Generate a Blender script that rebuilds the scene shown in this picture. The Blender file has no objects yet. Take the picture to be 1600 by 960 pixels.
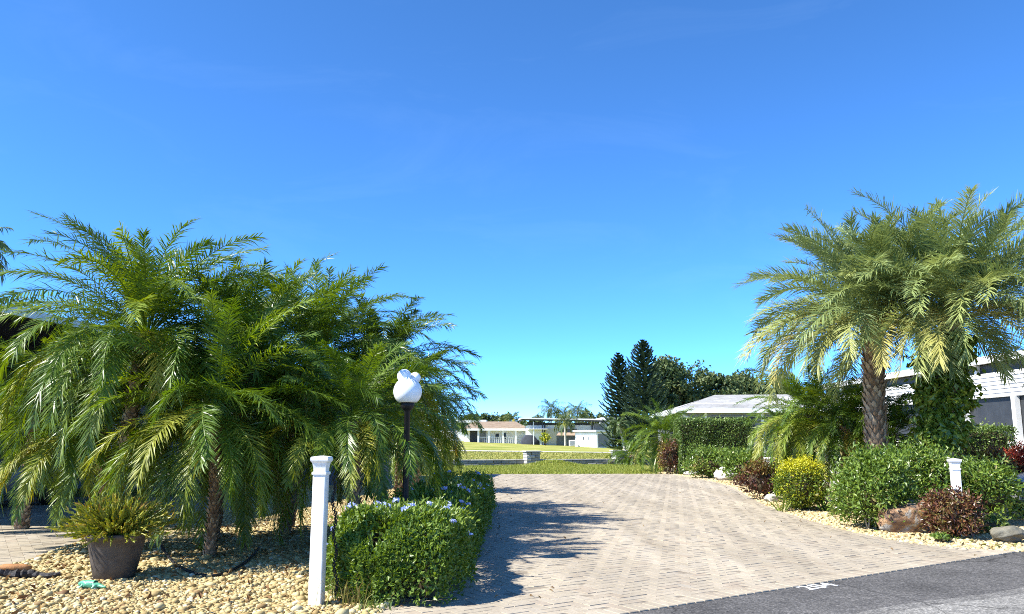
import bpy, bmesh, math, random
import numpy as np
from mathutils import Vector, Matrix

R = math.radians
PI = math.pi
rng = np.random.default_rng(11)
random.seed(11)
sc = bpy.context.scene
col = sc.collection

# ---------------------------------------------------------------- camera
CAM_Z = 1.35
FPX = 1250.0
PITCH = math.atan((685 - 480) / FPX)
cp, sp = math.cos(PITCH), math.sin(PITCH)


def ray(px, py):
    u = (px - 800) / FPX
    v = (480 - py) / FPX
    return u, cp - v * sp, sp + v * cp


def G(px, py, z=0.0):
    """point of the level z seen at a place of the photograph"""
    x, y, w = ray(px, py)
    t = (z - CAM_Z) / w
    return (x * t, y * t)


def D(px, py, Y):
    """point at distance Y"""
    x, y, w = ray(px, py)
    t = Y / y
    return (x * t, Y, CAM_Z + w * t)


def unit(a):
    return a / np.maximum(np.linalg.norm(a, axis=-1, keepdims=True), 1e-9)


# ---------------------------------------------------------------- mesh helper
class MB:
    def __init__(self):
        self.v, self.f, self.n = [], [], 0

    def add(self, V, F, tint=0.5, mat=0):
        V = np.asarray(V, dtype=np.float64).reshape(-1, 3)
        if len(V) == 0:
            return
        if isinstance(F, np.ndarray):
            F = [F]
        else:
            by = {}
            for f in F:
                by.setdefault(len(f), []).append(f)
            F = [np.array(a) for a in by.values()]
            if np.ndim(tint) > 0:
                raise ValueError
        for a in F:
            t = np.full(len(a), tint) if np.ndim(tint) == 0 else np.asarray(tint)
            self.f.append((a + self.n, t, np.full(len(a), mat)))
        self.v.append(V)
        self.n += len(V)

    def box(self, c, s, rz=0.0, tint=0.5, mat=0, tilt=None, bev=0.0):
        x, y, z = s[0] / 2, s[1] / 2, s[2] / 2
        if bev > 0:
            b = min(bev, x * .9, y * .9, z * .9)
            V = []
            for zz, i in ((-z, b), (-z + b, 0), (z - b, 0), (z, b)):
                xx, yy = x - i, y - i
                k = b if i == 0 else b * .4
                V += [(-xx + k, -yy, zz), (xx - k, -yy, zz), (xx, -yy + k, zz), (xx, yy - k, zz),
                      (xx - k, yy, zz), (-xx + k, yy, zz), (-xx, yy - k, zz), (-xx, -yy + k, zz)]
            F = []
            for r in range(3):
                for k in range(8):
                    F.append((r * 8 + k, r * 8 + (k + 1) % 8, r * 8 + 8 + (k + 1) % 8, r * 8 + 8 + k))
            F.append(tuple(range(7, -1, -1)))
            F.append(tuple(range(24, 32)))
            V = np.array(V)
        else:
            V = np.array([(-x, -y, -z), (x, -y, -z), (x, y, -z), (-x, y, -z),
                          (-x, -y, z), (x, -y, z), (x, y, z), (-x, y, z)])
            F = [(3, 2, 1, 0), (4, 5, 6, 7), (0, 1, 5, 4), (1, 2, 6, 5), (2, 3, 7, 6), (3, 0, 4, 7)]
        if tilt is not None:
            V = V @ np.array(tilt.to_3x3()).T
        ca, sa = math.cos(rz), math.sin(rz)
        M = np.array([[ca, -sa, 0], [sa, ca, 0], [0, 0, 1]])
        self.add(V @ M.T + np.array(c), F, tint, mat)

    def tube(self, pts, rad, n=8, tint=0.5, mat=0, caps=True):
        pts = np.asarray(pts, float)
        K = len(pts)
        rad = np.full(K, rad) if np.ndim(rad) == 0 else np.asarray(rad, float)
        T = unit(np.gradient(pts, axis=0))
        up = np.array([0, 0, 1.0]) if abs(T[0][2]) < .9 else np.array([1.0, 0, 0])
        A = unit(np.cross(T, up))
        for i in range(1, K):
            if np.dot(A[i], A[i - 1]) < 0:
                A[i] = -A[i]
        B = np.cross(T, A)
        th = np.linspace(0, 2 * PI, n, endpoint=False)
        V = (pts[:, None, :] + rad[:, None, None] * (np.cos(th)[None, :, None] * A[:, None, :] + np.sin(th)[None, :, None] * B[:, None, :])).reshape(-1, 3)
        F = []
        for i in range(K - 1):
            for k in range(n):
                F.append((i * n + k, i * n + (k + 1) % n, (i + 1) * n + (k + 1) % n, (i + 1) * n + k))
        if caps:
            F.append(tuple(range(n - 1, -1, -1)))
            F.append(tuple((K - 1) * n + k for k in range(n)))
        self.add(V, F, tint, mat)

    def lathe(self, prof, c=(0, 0, 0), n=24, tint=0.5, mat=0, close=True):
        th = np.linspace(0, 2 * PI, n, endpoint=False)
        V = np.array([[(r * math.cos(a), r * math.sin(a), z) for a in th] for r, z in prof]).reshape(-1, 3) + np.array(c)
        F = []
        K = len(prof)
        for i in range(K - 1):
            for k in range(n):
                F.append((i * n + k, i * n + (k + 1) % n, (i + 1) * n + (k + 1) % n, (i + 1) * n + k))
        if close:
            F.append(tuple(range(n - 1, -1, -1)))
            F.append(tuple((K - 1) * n + k for k in range(n)))
        self.add(V, F, tint, mat)

    def poly(self, pts, z=0.0, tint=.5, mat=0):
        V = [(p[0], p[1], p[2] if len(p) > 2 else z) for p in pts]
        self.add(V, [tuple(range(len(V)))], tint, mat)

    def prism(self, pts, z0, z1, tint=.5, mat=0):
        """pts counter-clockwise"""
        n = len(pts)
        V = [(p[0], p[1], z0) for p in pts] + [(p[0], p[1], z1) for p in pts]
        F = [tuple(range(n - 1, -1, -1)), tuple(range(n, 2 * n))]
        for k in range(n):
            F.append((k, (k + 1) % n, n + (k + 1) % n, n + k))
        self.add(V, F, tint, mat)

    def build(self, name, mat, parent=None, smooth=False, loc=None):
        me = bpy.data.meshes.new(name)
        V = np.concatenate(self.v).astype(np.float32)
        sizes = np.concatenate([np.full(len(f), f.shape[1]) for f, t, m in self.f]).astype(np.int32)
        loops = np.concatenate([f.ravel() for f, t, m in self.f]).astype(np.int32)
        tint = np.concatenate([t for f, t, m in self.f]).astype(np.float32)
        mi = np.concatenate([m for f, t, m in self.f]).astype(np.int32)
        me.vertices.add(len(V))
        me.vertices.foreach_set('co', V.ravel())
        me.loops.add(len(loops))
        me.loops.foreach_set('vertex_index', loops)
        me.polygons.add(len(sizes))
        st = np.concatenate([[0], np.cumsum(sizes)[:-1]]).astype(np.int32)
        me.polygons.foreach_set('loop_start', st)
        try:
            me.polygons.foreach_set('loop_total', sizes)
        except Exception:
            pass
        me.polygons.foreach_set('material_index', mi)
        a = me.attributes.new('tint', 'FLOAT', 'FACE')
        a.data.foreach_set('value', tint)
        for m in (mat if isinstance(mat, (list, tuple)) else [mat]):
            me.materials.append(m)
        me.update(calc_edges=True)
        me.validate()
        me.polygons.foreach_set('use_smooth', np.full(len(me.polygons), bool(smooth), dtype=bool))
        o = bpy.data.objects.new(name, me)
        col.objects.link(o)
        if parent is not None:
            o.parent = parent
        if loc is not None:
            o.location = loc
        return o


def thing(name, label, cat, loc=(0, 0, 0), rz=0.0, group=None):
    o = bpy.data.objects.new(name, None)
    o.empty_display_size = .2
    col.objects.link(o)
    o.location = loc
    o.rotation_euler = (0, 0, rz)
    o['label'] = label
    o['category'] = cat
    if group:
        o['group'] = group
    return o


def tag(o, label, cat, group=None, kind=None):
    o['label'] = label
    o['category'] = cat
    if group:
        o['group'] = group
    if kind:
        o['kind'] = kind
    return o


def struct(o):
    o['kind'] = 'structure'
    return o


# ---------------------------------------------------------------- materials
def new_mat(name):
    m = bpy.data.materials.new(name)
    m.use_nodes = True
    nt = m.node_tree
    return m, nt, nt.nodes['Principled BSDF'], nt.nodes['Material Output']


def ramp(nt, stops):
    r = nt.nodes.new('ShaderNodeValToRGB')
    e = r.color_ramp.elements
    while len(e) < len(stops):
        e.new(.5)
    for k, (p, c) in enumerate(stops):
        e[k].position = p
        e[k].color = (c[0], c[1], c[2], 1)
    return r


def noise(nt, scale, detail=4, rough=.6, coord=None, dim=None):
    n = nt.nodes.new('ShaderNodeTexNoise')
    n.inputs['Scale'].default_value = scale
    n.inputs['Detail'].default_value = detail
    n.inputs['Roughness'].default_value = rough
    if coord is not None:
        nt.links.new(coord, n.inputs['Vector'])
    return n


def objcoord(nt):
    g = nt.nodes.new('ShaderNodeNewGeometry')
    return g.outputs['Position']


def mixc(nt, fac, a, b, mode='MIX'):
    m = nt.nodes.new('ShaderNodeMix')
    m.data_type = 'RGBA'
    m.blend_type = mode
    for i, v in ((0, fac), (6, a), (7, b)):
        if hasattr(v, 'is_linked') or hasattr(v, 'links'):
            nt.links.new(v, m.inputs[i])
        elif i == 0:
            m.inputs[0].default_value = v
        else:
            m.inputs[i].default_value = (v[0], v[1], v[2], 1)
    return m.outputs[2]


def bump(nt, h, strength, dist, bs):
    b = nt.nodes.new('ShaderNodeBump')
    b.inputs['Strength'].default_value = strength
    b.inputs['Distance'].default_value = dist
    nt.links.new(h, b.inputs['Height'])
    nt.links.new(b.outputs[0], bs.inputs['Normal'])


def tint_node(nt):
    a = nt.nodes.new('ShaderNodeAttribute')
    a.attribute_name = 'tint'
    return a.outputs['Fac']


def leafmat(name, stops, rough=.42, trans=.3, spec=.5, noise_amt=.25):
    m, nt, bs, out = new_mat(name)
    t = tint_node(nt)
    r = ramp(nt, stops)
    nz = noise(nt, 2.2, 3, .6, objcoord(nt))
    ad = nt.nodes.new('ShaderNodeMath')
    ad.operation = 'MULTIPLY_ADD'
    nt.links.new(nz.outputs[0], ad.inputs[0])
    ad.inputs[1].default_value = noise_amt
    ad2 = nt.nodes.new('ShaderNodeMath')
    ad2.operation = 'SUBTRACT'
    nt.links.new(t, ad2.inputs[0])
    ad2.inputs[1].default_value = noise_amt * .5
    nt.links.new(ad2.outputs[0], ad.inputs[2])
    nt.links.new(ad.outputs[0], r.inputs[0])
    nt.links.new(r.outputs[0], bs.inputs['Base Color'])
    bs.inputs['Roughness'].default_value = rough
    bs.inputs['Specular IOR Level'].default_value = spec
    if trans > 0:
        tr = nt.nodes.new('ShaderNodeBsdfTranslucent')
        hs = nt.nodes.new('ShaderNodeHueSaturation')
        hs.inputs['Hue'].default_value = .485
        hs.inputs['Saturation'].default_value = 1.15
        hs.inputs['Value'].default_value = 1.3
        nt.links.new(r.outputs[0], hs.inputs['Color'])
        nt.links.new(hs.outputs[0], tr.inputs['Color'])
        mx = nt.nodes.new('ShaderNodeMixShader')
        mx.inputs[0].default_value = trans
        nt.links.new(bs.outputs[0], mx.inputs[1])
        nt.links.new(tr.outputs[0], mx.inputs[2])
        nt.links.new(mx.outputs[0], out.inputs['Surface'])
    return m


def plain(name, c, rough=.6, var=.15, scale=6.0, spec=.4, bumpd=0.0, bscale=40.0, metallic=0.0):
    """a paint or stone with faint stains and grain"""
    m, nt, bs, out = new_mat(name)
    co = objcoord(nt)
    n1 = noise(nt, scale, 6, .65, co)
    r = ramp(nt, [(.3, [x * (1 - var) for x in c]), (.7, [min(1, x * (1 + var * .5)) for x in c])])
    nt.links.new(n1.outputs[0], r.inputs[0])
    nt.links.new(r.outputs[0], bs.inputs['Base Color'])
    bs.inputs['Roughness'].default_value = rough
    bs.inputs['Specular IOR Level'].default_value = spec
    bs.inputs['Metallic'].default_value = metallic
    if bumpd > 0:
        n2 = noise(nt, bscale, 5, .7, co)
        bump(nt, n2.outputs[0], .8, bumpd, bs)
    return m


def tintmat(name, stops, rough=.8, stain=None, fine=60.0, bumpd=.003, spec=.3, amt=.35):
    """per piece colour with world-space stains and grain"""
    m, nt, bs, out = new_mat(name)
    co = objcoord(nt)
    t = tint_node(nt)
    r = ramp(nt, stops)
    nt.links.new(t, r.inputs[0])
    c = r.outputs[0]
    n2 = noise(nt, fine, 4, .7, co)
    r2 = ramp(nt, [(.25, (.72, .72, .72)), (.75, (1.18, 1.18, 1.18))])
    nt.links.new(n2.outputs[0], r2.inputs[0])
    c = mixc(nt, 1.0, c, r2.outputs[0], 'MULTIPLY')
    if stain:
        n1 = noise(nt, .7, 7, .68, co)
        r1 = ramp(nt, [(.38, (0, 0, 0)), (.72, (1, 1, 1))])
        nt.links.new(n1.outputs[0], r1.inputs[0])
        f = nt.nodes.new('ShaderNodeMath')
        f.operation = 'MULTIPLY'
        f.inputs[1].default_value = amt
        nt.links.new(r1.outputs[0], f.inputs[0])
        c = mixc(nt, f.outputs[0], c, stain)
        if name == 'paver':
            mp = nt.nodes.new('ShaderNodeMapping')
            mp.inputs['Scale'].default_value = (1.0, .09, 1)
            nt.links.new(co, mp.inputs['Vector'])
            n4 = noise(nt, 1.5, 5, .6, mp.outputs[0])
            r4 = ramp(nt, [(.35, (.80, .79, .77)), (.62, (1.04, 1.04, 1.04))])
            nt.links.new(n4.outputs[0], r4.inputs[0])
            c = mixc(nt, 1, c, r4.outputs[0], 'MULTIPLY')
            n5 = noise(nt, 3.1, 4, .5, co)
            r5 = ramp(nt, [(.70, (1, 1, 1)), (.78, (.66, .64, .61))])
            nt.links.new(n5.outputs[0], r5.inputs[0])
            c = mixc(nt, 1, c, r5.outputs[0], 'MULTIPLY')
    nt.links.new(c, bs.inputs['Base Color'])
    bs.inputs['Roughness'].default_value = rough
    bs.inputs['Specular IOR Level'].default_value = spec
    if bumpd:
        bump(nt, n2.outputs[0], .7, bumpd, bs)
    return m


M = {}
M['palm'] = leafmat('palm_leaf', [(0, (.045, .085, .013)), (.45, (.105, .18, .02)), (.8, (.19, .265, .03)), (1, (.31, .34, .05))], .38, .3, .45)
M['palm_old'] = leafmat('palm_leaf_old', [(0, (.15, .21, .025)), (.5, (.30, .31, .04)), (1, (.48, .34, .05))], .45, .3, .4)
M['date'] = leafmat('date_leaf', [(0, (.11, .155, .06)), (.45, (.225, .285, .10)), (.8, (.34, .385, .13)), (1, (.40, .42, .15))], .42, .25, .45)
M['date_old'] = leafmat('date_leaf_old', [(0, (.24, .26, .08)), (.5, (.38, .36, .10)), (1, (.5, .42, .14))], .5, .25, .4)
M['queen'] = leafmat('queen_leaf', [(0, (.05, .09, .03)), (.5, (.09, .14, .04)), (1, (.2, .22, .06))], .5, .2, .4)
M['plumbago'] = leafmat('plumbago_leaf', [(0, (.065, .115, .018)), (.5, (.135, .215, .028)), (1, (.25, .33, .05))], .42, .28, .45)
M['shrub'] = leafmat('shrub_leaf', [(0, (.055, .105, .018)), (.5, (.125, .205, .03)), (.9, (.24, .32, .05)), (1, (.32, .26, .09))], .36, .26, .5)
M['ficus'] = leafmat('ficus_leaf', [(0, (.05, .095, .022)), (.5, (.10, .165, .034)), (1, (.19, .26, .05))], .36, .2, .5)
M['vine'] = leafmat('vine_leaf', [(0, (.055, .10, .016)), (.5, (.14, .21, .025)), (1, (.36, .38, .05))], .35, .25, .5)
M['croton'] = leafmat('croton_leaf', [(0, (.04, .017, .014)), (.35, (.09, .036, .024)), (.58, (.2, .085, .035)), (.72, (.12, .12, .03)), (.95, (.3, .2, .05))], .36, .2, .5)
M['croton_red'] = leafmat('croton_red_leaf', [(0, (.14, .02, .02)), (.5, (.3, .04, .03)), (1, (.42, .14, .04))], .36, .2, .5)
M['duranta'] = leafmat('duranta_leaf', [(0, (.045, .09, .012)), (.4, (.11, .17, .018)), (.6, (.40, .42, .02)), (1, (.62, .58, .03))], .45, .25, .4, .15)
M['spike'] = leafmat('succulent_leaf', [(0, (.08, .115, .018)), (.5, (.23, .26, .03)), (.8, (.42, .38, .05)), (1, (.46, .27, .06))], .45, .2, .4)
M['iris'] = leafmat('iris_leaf', [(0, (.08, .13, .03)), (.6, (.15, .22, .05)), (1, (.3, .34, .08))], .4, .25, .5)
M['oak'] = leafmat('oak_leaf', [(0, (.042, .072, .026)), (.5, (.085, .125, .042)), (1, (.16, .18, .06))], .5, .15, .3)
M['pine'] = leafmat('pine_needle', [(0, (.028, .052, .03)), (.5, (.05, .085, .046)), (1, (.09, .125, .06))], .5, .1, .3)
M['grassblade'] = leafmat('grass_blade', [(0, (.14, .19, .03)), (.5, (.24, .29, .05)), (1, (.42, .4, .11))], .55, .3, .3, .5)
M['drygrass'] = leafmat('dry_grass_blade', [(0, (.18, .21, .045)), (.5, (.31, .31, .085)), (1, (.45, .4, .16))], .55, .3, .2, .5)
M['flower'] = leafmat('flower_petal', [(0, (.34, .40, .77)), (.5, (.49, .55, .87)), (1, (.70, .73, .93))], .6, .25, .2)
M['bark'] = plain('palm_bark', (.13, .095, .07), .9, .5, 14, .2, .02, 30)
M['boot'] = tintmat('palm_boot', [(0, (.18, .11, .065)), (.5, (.40, .27, .165)), (1, (.55, .42, .28))], .9, None, 40, .006)
M['twig'] = plain('twig', (.07, .055, .03), .9, .4, 12, .2)
M['greenstem'] = plain('frond_stem', (.16, .19, .05), .5, .25, 5, .4)
M['white'] = plain('white_paint', (.80, .79, .76), .45, .07, 5, .4, .001, 30)
M['vinyl'] = plain('white_vinyl', (.82, .81, .78), .4, .13, 11, .45, .0008, 40)
def dirty_vinyl():
    m, nt, bs, out = new_mat('weathered_vinyl')
    co = objcoord(nt)
    sx = nt.nodes.new('ShaderNodeSeparateXYZ')
    nt.links.new(co, sx.inputs[0])
    n1 = noise(nt, 16, 6, .7, co)
    h = nt.nodes.new('ShaderNodeMath')
    h.operation = 'MULTIPLY_ADD'
    nt.links.new(sx.outputs[2], h.inputs[0])
    h.inputs[1].default_value = -1.1
    nt.links.new(n1.outputs[0], h.inputs[2])
    r = ramp(nt, [(.42, (0, 0, 0)), (.62, (.6, .6, .6))])
    nt.links.new(h.outputs[0], r.inputs[0])
    n2 = noise(nt, 5, 5, .6, co)
    r2 = ramp(nt, [(.35, (.74, .725, .68)), (.65, (.83, .82, .785))])
    nt.links.new(n2.outputs[0], r2.inputs[0])
    c = mixc(nt, r.outputs[0], r2.outputs[0], (.3, .25, .17))
    nt.links.new(c, bs.inputs['Base Color'])
    bs.inputs['Roughness'].default_value = .45
    bump(nt, n1.outputs[0], .3, .001, bs)
    return m


M['vinyl'] = dirty_vinyl()
M['wallwhite'] = plain('white_stucco', (.82, .81, .79), .7, .1, 2.5, .3, .003, 40)
M['beige'] = plain('beige_stucco', (.66, .6, .48), .75, .12, 2, .3, .003, 40)
M['grey'] = plain('grey_siding', (.22, .225, .24), .7, .12, 2, .3, .002, 30)
M['darkgrey'] = plain('dark_trim', (.06, .06, .065), .6, .2, 5, .3)
M['screen'] = plain('insect_screen', (.035, .038, .042), .5, .25, 3, .35)
M['concrete'] = plain('concrete', (.5, .48, .44), .85, .2, 2, .3, .004, 30)
M['black'] = plain('black_metal', (.01, .01, .012), .5, .2, 9, .3)
M['rubber'] = plain('black_rubber', (.015, .015, .016), .6, .3, 9, .3)
M['pot'] = plain('grey_pot_glaze', (.10, .08, .065), .55, .5, 7, .35, .004, 25)
M['soil'] = plain('soil', (.05, .04, .03), .95, .4, 14, .2, .01, 40)


def globe_mat():
    m, nt, bs, out = new_mat('opal_globe')
    bs.inputs['Base Color'].default_value = (.86, .87, .88, 1)
    bs.inputs['Roughness'].default_value = .25
    bs.inputs['Subsurface Weight'].default_value = .3
    bs.inputs['Subsurface Radius'].default_value = (.05, .05, .05)
    return m


M['globe'] = globe_mat()


def glass_mat(name, c=(.03, .035, .04)):
    m, nt, bs, out = new_mat(name)
    bs.inputs['Base Color'].default_value = (c[0], c[1], c[2], 1)
    bs.inputs['Roughness'].default_value = .06
    bs.inputs['Specular IOR Level'].default_value = .8
    return m


M['glass'] = glass_mat('dark_glass')
M['carpaint'] = plain('car_paint', (.045, .06, .055), .25, .1, 3, .6)
M['bodygrey'] = plain('grey_car_paint', (.16, .17, .18), .3, .1, 3, .6)
M['lamp_glass'] = plain('headlight_lens', (.7, .68, .6), .15, .1, 8, .6)
M['cover'] = plain('car_cover', (.05, .055, .07), .8, .3, 3, .2, .02, 6)
M['lizard'] = plain('green_ceramic', (.12, .42, .25), .35, .3, 25, .5, .002, 60)
M['paver'] = tintmat('paver', [(0, (.37, .30, .225)), (.35, (.40, .345, .26)), (.7, (.44, .375, .285)), (1, (.395, .35, .28))], .85, (.27, .235, .19), 45, .0025, .25, .55)
M['paver_joint'] = plain('paver_joint_sand', (.26, .22, .17), .95, .3, 20, .1, .004, 80)
M['blocks'] = tintmat('wall_block', [(0, (.25, .25, .25)), (.5, (.38, .37, .36)), (1, (.52, .5, .47))], .9, (.2, .2, .19), 25, .015, .2)
M['pebble'] = tintmat('pebble', [(0, (.17, .09, .04)), (.25, (.31, .21, .08)), (.55, (.44, .34, .15)), (.82, (.54, .45, .23)), (1, (.68, .63, .48))], .7, None, 120, 0, .3)
M['pebble_far'] = tintmat('pebble_pale', [(0, (.30, .2, .09)), (.4, (.50, .38, .18)), (1, (.68, .58, .36))], .7, None, 120, 0, .3)
M['shingle'] = tintmat('grey_shingle', [(0, (.46, .455, .44)), (1, (.64, .63, .61))], .85, (.52, .51, .49), 3, .02, .2)
M['tanroof'] = tintmat('tan_shingle', [(0, (.33, .24, .17)), (1, (.43, .32, .23))], .9, (.38, .3, .23), 3, .02, .2)
M['rock_white'] = plain('pale_limestone', (.58, .55, .5), .9, .4, 7, .2, .03, 12)


def rock_brown():
    m, nt, bs, out = new_mat('rust_brown_rock')
    co = objcoord(nt)
    n1 = noise(nt, 5, 7, .65, co)
    w = nt.nodes.new('ShaderNodeTexWave')
    w.bands_direction = 'Z'
    w.inputs['Scale'].default_value = 1.6
    w.inputs['Distortion'].default_value = 22
    w.inputs['Detail'].default_value = 4
    nt.links.new(co, w.inputs['Vector'])
    r = ramp(nt, [(.3, (.09, .08, .075)), (.43, (.28, .155, .085)), (.54, (.40, .25, .13)), (.62, (.36, .33, .29)), (.7, (.52, .48, .42))])
    mx = mixc(nt, .25, n1.outputs[0], w.outputs['Color'])
    nt.links.new(mx, r.inputs[0])
    nt.links.new(r.outputs[0], bs.inputs['Base Color'])
    bs.inputs['Roughness'].default_value = .85
    n2 = noise(nt, 14, 6, .7, co)
    bump(nt, n2.outputs[0], 1, .06, bs)
    return m


M['rock_brown'] = rock_brown()
M['rock_grey'] = plain('mossy_grey_rock', (.2, .185, .14), .9, .4, 9, .2, .02, 20)


def lawn_mat():
    m, nt, bs, out = new_mat('lawn')
    co = objcoord(nt)
    n1 = noise(nt, .22, 6, .65, co)
    r1 = ramp(nt, [(.33, (.20, .24, .045)), (.5, (.34, .34, .085)), (.66, (.46, .41, .16))])
    nt.links.new(n1.outputs[0], r1.inputs[0])
    n2 = noise(nt, 7, 5, .7, co)
    r2 = ramp(nt, [(.3, (.6, .62, .55)), (.7, (1.2, 1.2, 1.1))])
    nt.links.new(n2.outputs[0], r2.inputs[0])
    c = mixc(nt, 1, r1.outputs[0], r2.outputs[0], 'MULTIPLY')
    nt.links.new(c, bs.inputs['Base Color'])
    bs.inputs['Roughness'].default_value = .9
    bs.inputs['Specular IOR Level'].default_value = .1
    bump(nt, n2.outputs[0], .8, .05, bs)
    return m


M['lawn'] = lawn_mat()


def asphalt_mat():
    m, nt, bs, out = new_mat('asphalt')
    co = objcoord(nt)
    n1 = noise(nt, 1.1, 6, .6, co)
    n2 = noise(nt, 42, 5, .85, co)
    r1 = ramp(nt, [(.3, (.17, .165, .155)), (.7, (.30, .29, .27))])
    nt.links.new(n1.outputs[0], r1.inputs[0])
    r2 = ramp(nt, [(.36, (.4, .4, .4)), (.52, (.95, .95, .95)), (.66, (2.2, 2.15, 2.1))])
    nt.links.new(n2.outputs[0], r2.inputs[0])
    c = mixc(nt, 1, r1.outputs[0], r2.outputs[0], 'MULTIPLY')
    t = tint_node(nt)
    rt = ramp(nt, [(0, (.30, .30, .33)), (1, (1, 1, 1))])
    n3 = noise(nt, 14, 4, .8, co)
    r3 = ramp(nt, [(.35, (.7, .7, .7)), (.7, (1.35, 1.33, 1.3))])
    nt.links.new(n3.outputs[0], r3.inputs[0])
    c = mixc(nt, 1, c, r3.outputs[0], 'MULTIPLY')
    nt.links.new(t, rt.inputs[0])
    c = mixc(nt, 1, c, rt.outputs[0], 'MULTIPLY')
    dn = noise(nt, 2.5, 4, .6, co)
    dv = mixc(nt, .22, co, dn.outputs[1])
    vo = nt.nodes.new('ShaderNodeTexVoronoi')
    vo.feature = 'DISTANCE_TO_EDGE'
    vo.inputs['Scale'].default_value = .75
    nt.links.new(dv, vo.inputs['Vector'])
    rv = ramp(nt, [(.0, (.35, .35, .35)), (.009, (1, 1, 1))])
    nt.links.new(vo.outputs['Distance'], rv.inputs[0])
    c = mixc(nt, 1, c, rv.outputs[0], 'MULTIPLY')
    nt.links.new(c, bs.inputs['Base Color'])
    bs.inputs['Roughness'].default_value = .95
    bs.inputs['Specular IOR Level'].default_value = .12
    bump(nt, n2.outputs[0], 1, .006, bs)
    return m


M['asphalt'] = asphalt_mat()


def gravelbase_mat():
    m, nt, bs, out = new_mat('gravel_base')
    co = objcoord(nt)
    v = nt.nodes.new('ShaderNodeTexVoronoi')
    v.inputs['Scale'].default_value = 26
    nt.links.new(co, v.inputs['Vector'])
    r = ramp(nt, [(0, (.3, .2, .11)), (.4, (.5, .38, .2)), (1, (.66, .56, .36))])
    nt.links.new(v.outputs['Color'], r.inputs[0])
    d = ramp(nt, [(0, (1.1, 1.1, 1.1)), (.55, (.9, .9, .9)), (.9, (.4, .38, .35))])
    nt.links.new(v.outputs['Distance'], d.inputs[0])
    c = mixc(nt, 1, r.outputs[0], d.outputs[0], 'MULTIPLY')
    nt.links.new(c, bs.inputs['Base Color'])
    bs.inputs['Roughness'].default_value = .8
    inv = nt.nodes.new('ShaderNodeMath')
    inv.operation = 'SUBTRACT'
    inv.inputs[0].default_value = 1
    nt.links.new(v.outputs['Distance'], inv.inputs[1])
    bump(nt, inv.outputs[0], 1, .02, bs)
    return m


M['gravelbase'] = gravelbase_mat()

# ---------------------------------------------------------------- terrain
SUN_EL, SUN_AZ = 46.0, (-.945, -.33)


def sstep(a, b, x):
    t = np.clip((x - a) / (b - a), 0, 1)
    return t * t * (3 - 2 * t)


def hgt(x, y):
    x = np.asarray(x, float)
    y = np.asarray(y, float)
    amp = np.clip(.62 - .045 * x, .08, .95)
    m = .30 * np.exp(-(((x - 2.0) / 1.1) ** 2 + ((y - 40.0) / .9) ** 2))
    far = .12 * np.sin(x * .11) * sstep(60, 100, y)
    return -.05 + (amp + far) * sstep(50, 118, y) + m


def build_ground():
    xs = np.concatenate([np.linspace(-900, -70, 14), np.linspace(-60, 70, 90), np.linspace(80, 900, 14)])
    ys = np.concatenate([np.linspace(-60, 30, 16), np.linspace(32, 130, 110), np.linspace(140, 1600, 22)])
    X, Y = np.meshgrid(xs, ys)
    V = np.stack([X, Y, hgt(X, Y)], -1).reshape(-1, 3)
    nx, ny = len(xs), len(ys)
    i = np.arange(nx * ny).reshape(ny, nx)
    F = np.stack([i[:-1, :-1], i[:-1, 1:], i[1:, 1:], i[1:, :-1]], -1).reshape(-1, 4)
    mb = MB()
    mb.add(V, F)
    struct(mb.build('ground', M['lawn'], smooth=True))


build_ground()

# road edge line
RA = np.array(G(985, 960))
RB = np.array(G(1600, 862))
RD = unit(RB - RA)
RN = np.array([RD[1], -RD[0]])          # towards the camera side


def road_pt(s, off=0.0):
    return RA + RD * s + RN * off


def strip(offs, z, s0=-45, s1=60, n=1):
    pass


mb = MB()
ss = np.linspace(-45, 60, 260)
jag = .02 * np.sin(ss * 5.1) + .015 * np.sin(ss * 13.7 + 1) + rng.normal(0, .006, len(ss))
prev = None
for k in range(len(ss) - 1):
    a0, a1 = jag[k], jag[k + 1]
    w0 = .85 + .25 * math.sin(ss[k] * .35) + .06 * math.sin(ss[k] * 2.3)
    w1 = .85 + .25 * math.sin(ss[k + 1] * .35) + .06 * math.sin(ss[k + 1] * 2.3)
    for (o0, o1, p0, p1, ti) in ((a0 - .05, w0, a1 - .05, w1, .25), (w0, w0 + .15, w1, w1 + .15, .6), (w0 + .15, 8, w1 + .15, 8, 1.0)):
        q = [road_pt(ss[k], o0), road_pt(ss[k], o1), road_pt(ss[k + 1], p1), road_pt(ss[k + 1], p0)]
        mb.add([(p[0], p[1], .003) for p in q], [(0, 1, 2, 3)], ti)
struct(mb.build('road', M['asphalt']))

# painted number on the road
cu = bpy.data.curves.new('road_marking', 'FONT')
cu.body = '204'
cu.size = .26
cu.space_character = 1.15
cu.extrude = .0006
cu.offset = .006
cu.align_x = 'CENTER'
to = bpy.data.objects.new('road_marking', cu)
col.objects.link(to)
q = G(1289, 919)
to.location = (q[0], q[1], .0045)
to.rotation_euler = (0, 0, math.atan2(RD[1], RD[0]))
bpy.context.view_layer.update()
dg = bpy.context.evaluated_depsgraph_get()
me = bpy.data.meshes.new_from_object(to.evaluated_get(dg))
o2 = bpy.data.objects.new('road_marking', me)
o2.matrix_world = to.matrix_world.copy()
bpy.data.objects.remove(to)
col.objects.link(o2)
o2.name = 'road_marking'
me.materials.clear()
me.materials.append(plain('road_paint', (.72, .72, .7), .6, .35, 20, .3))
struct(o2)

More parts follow.
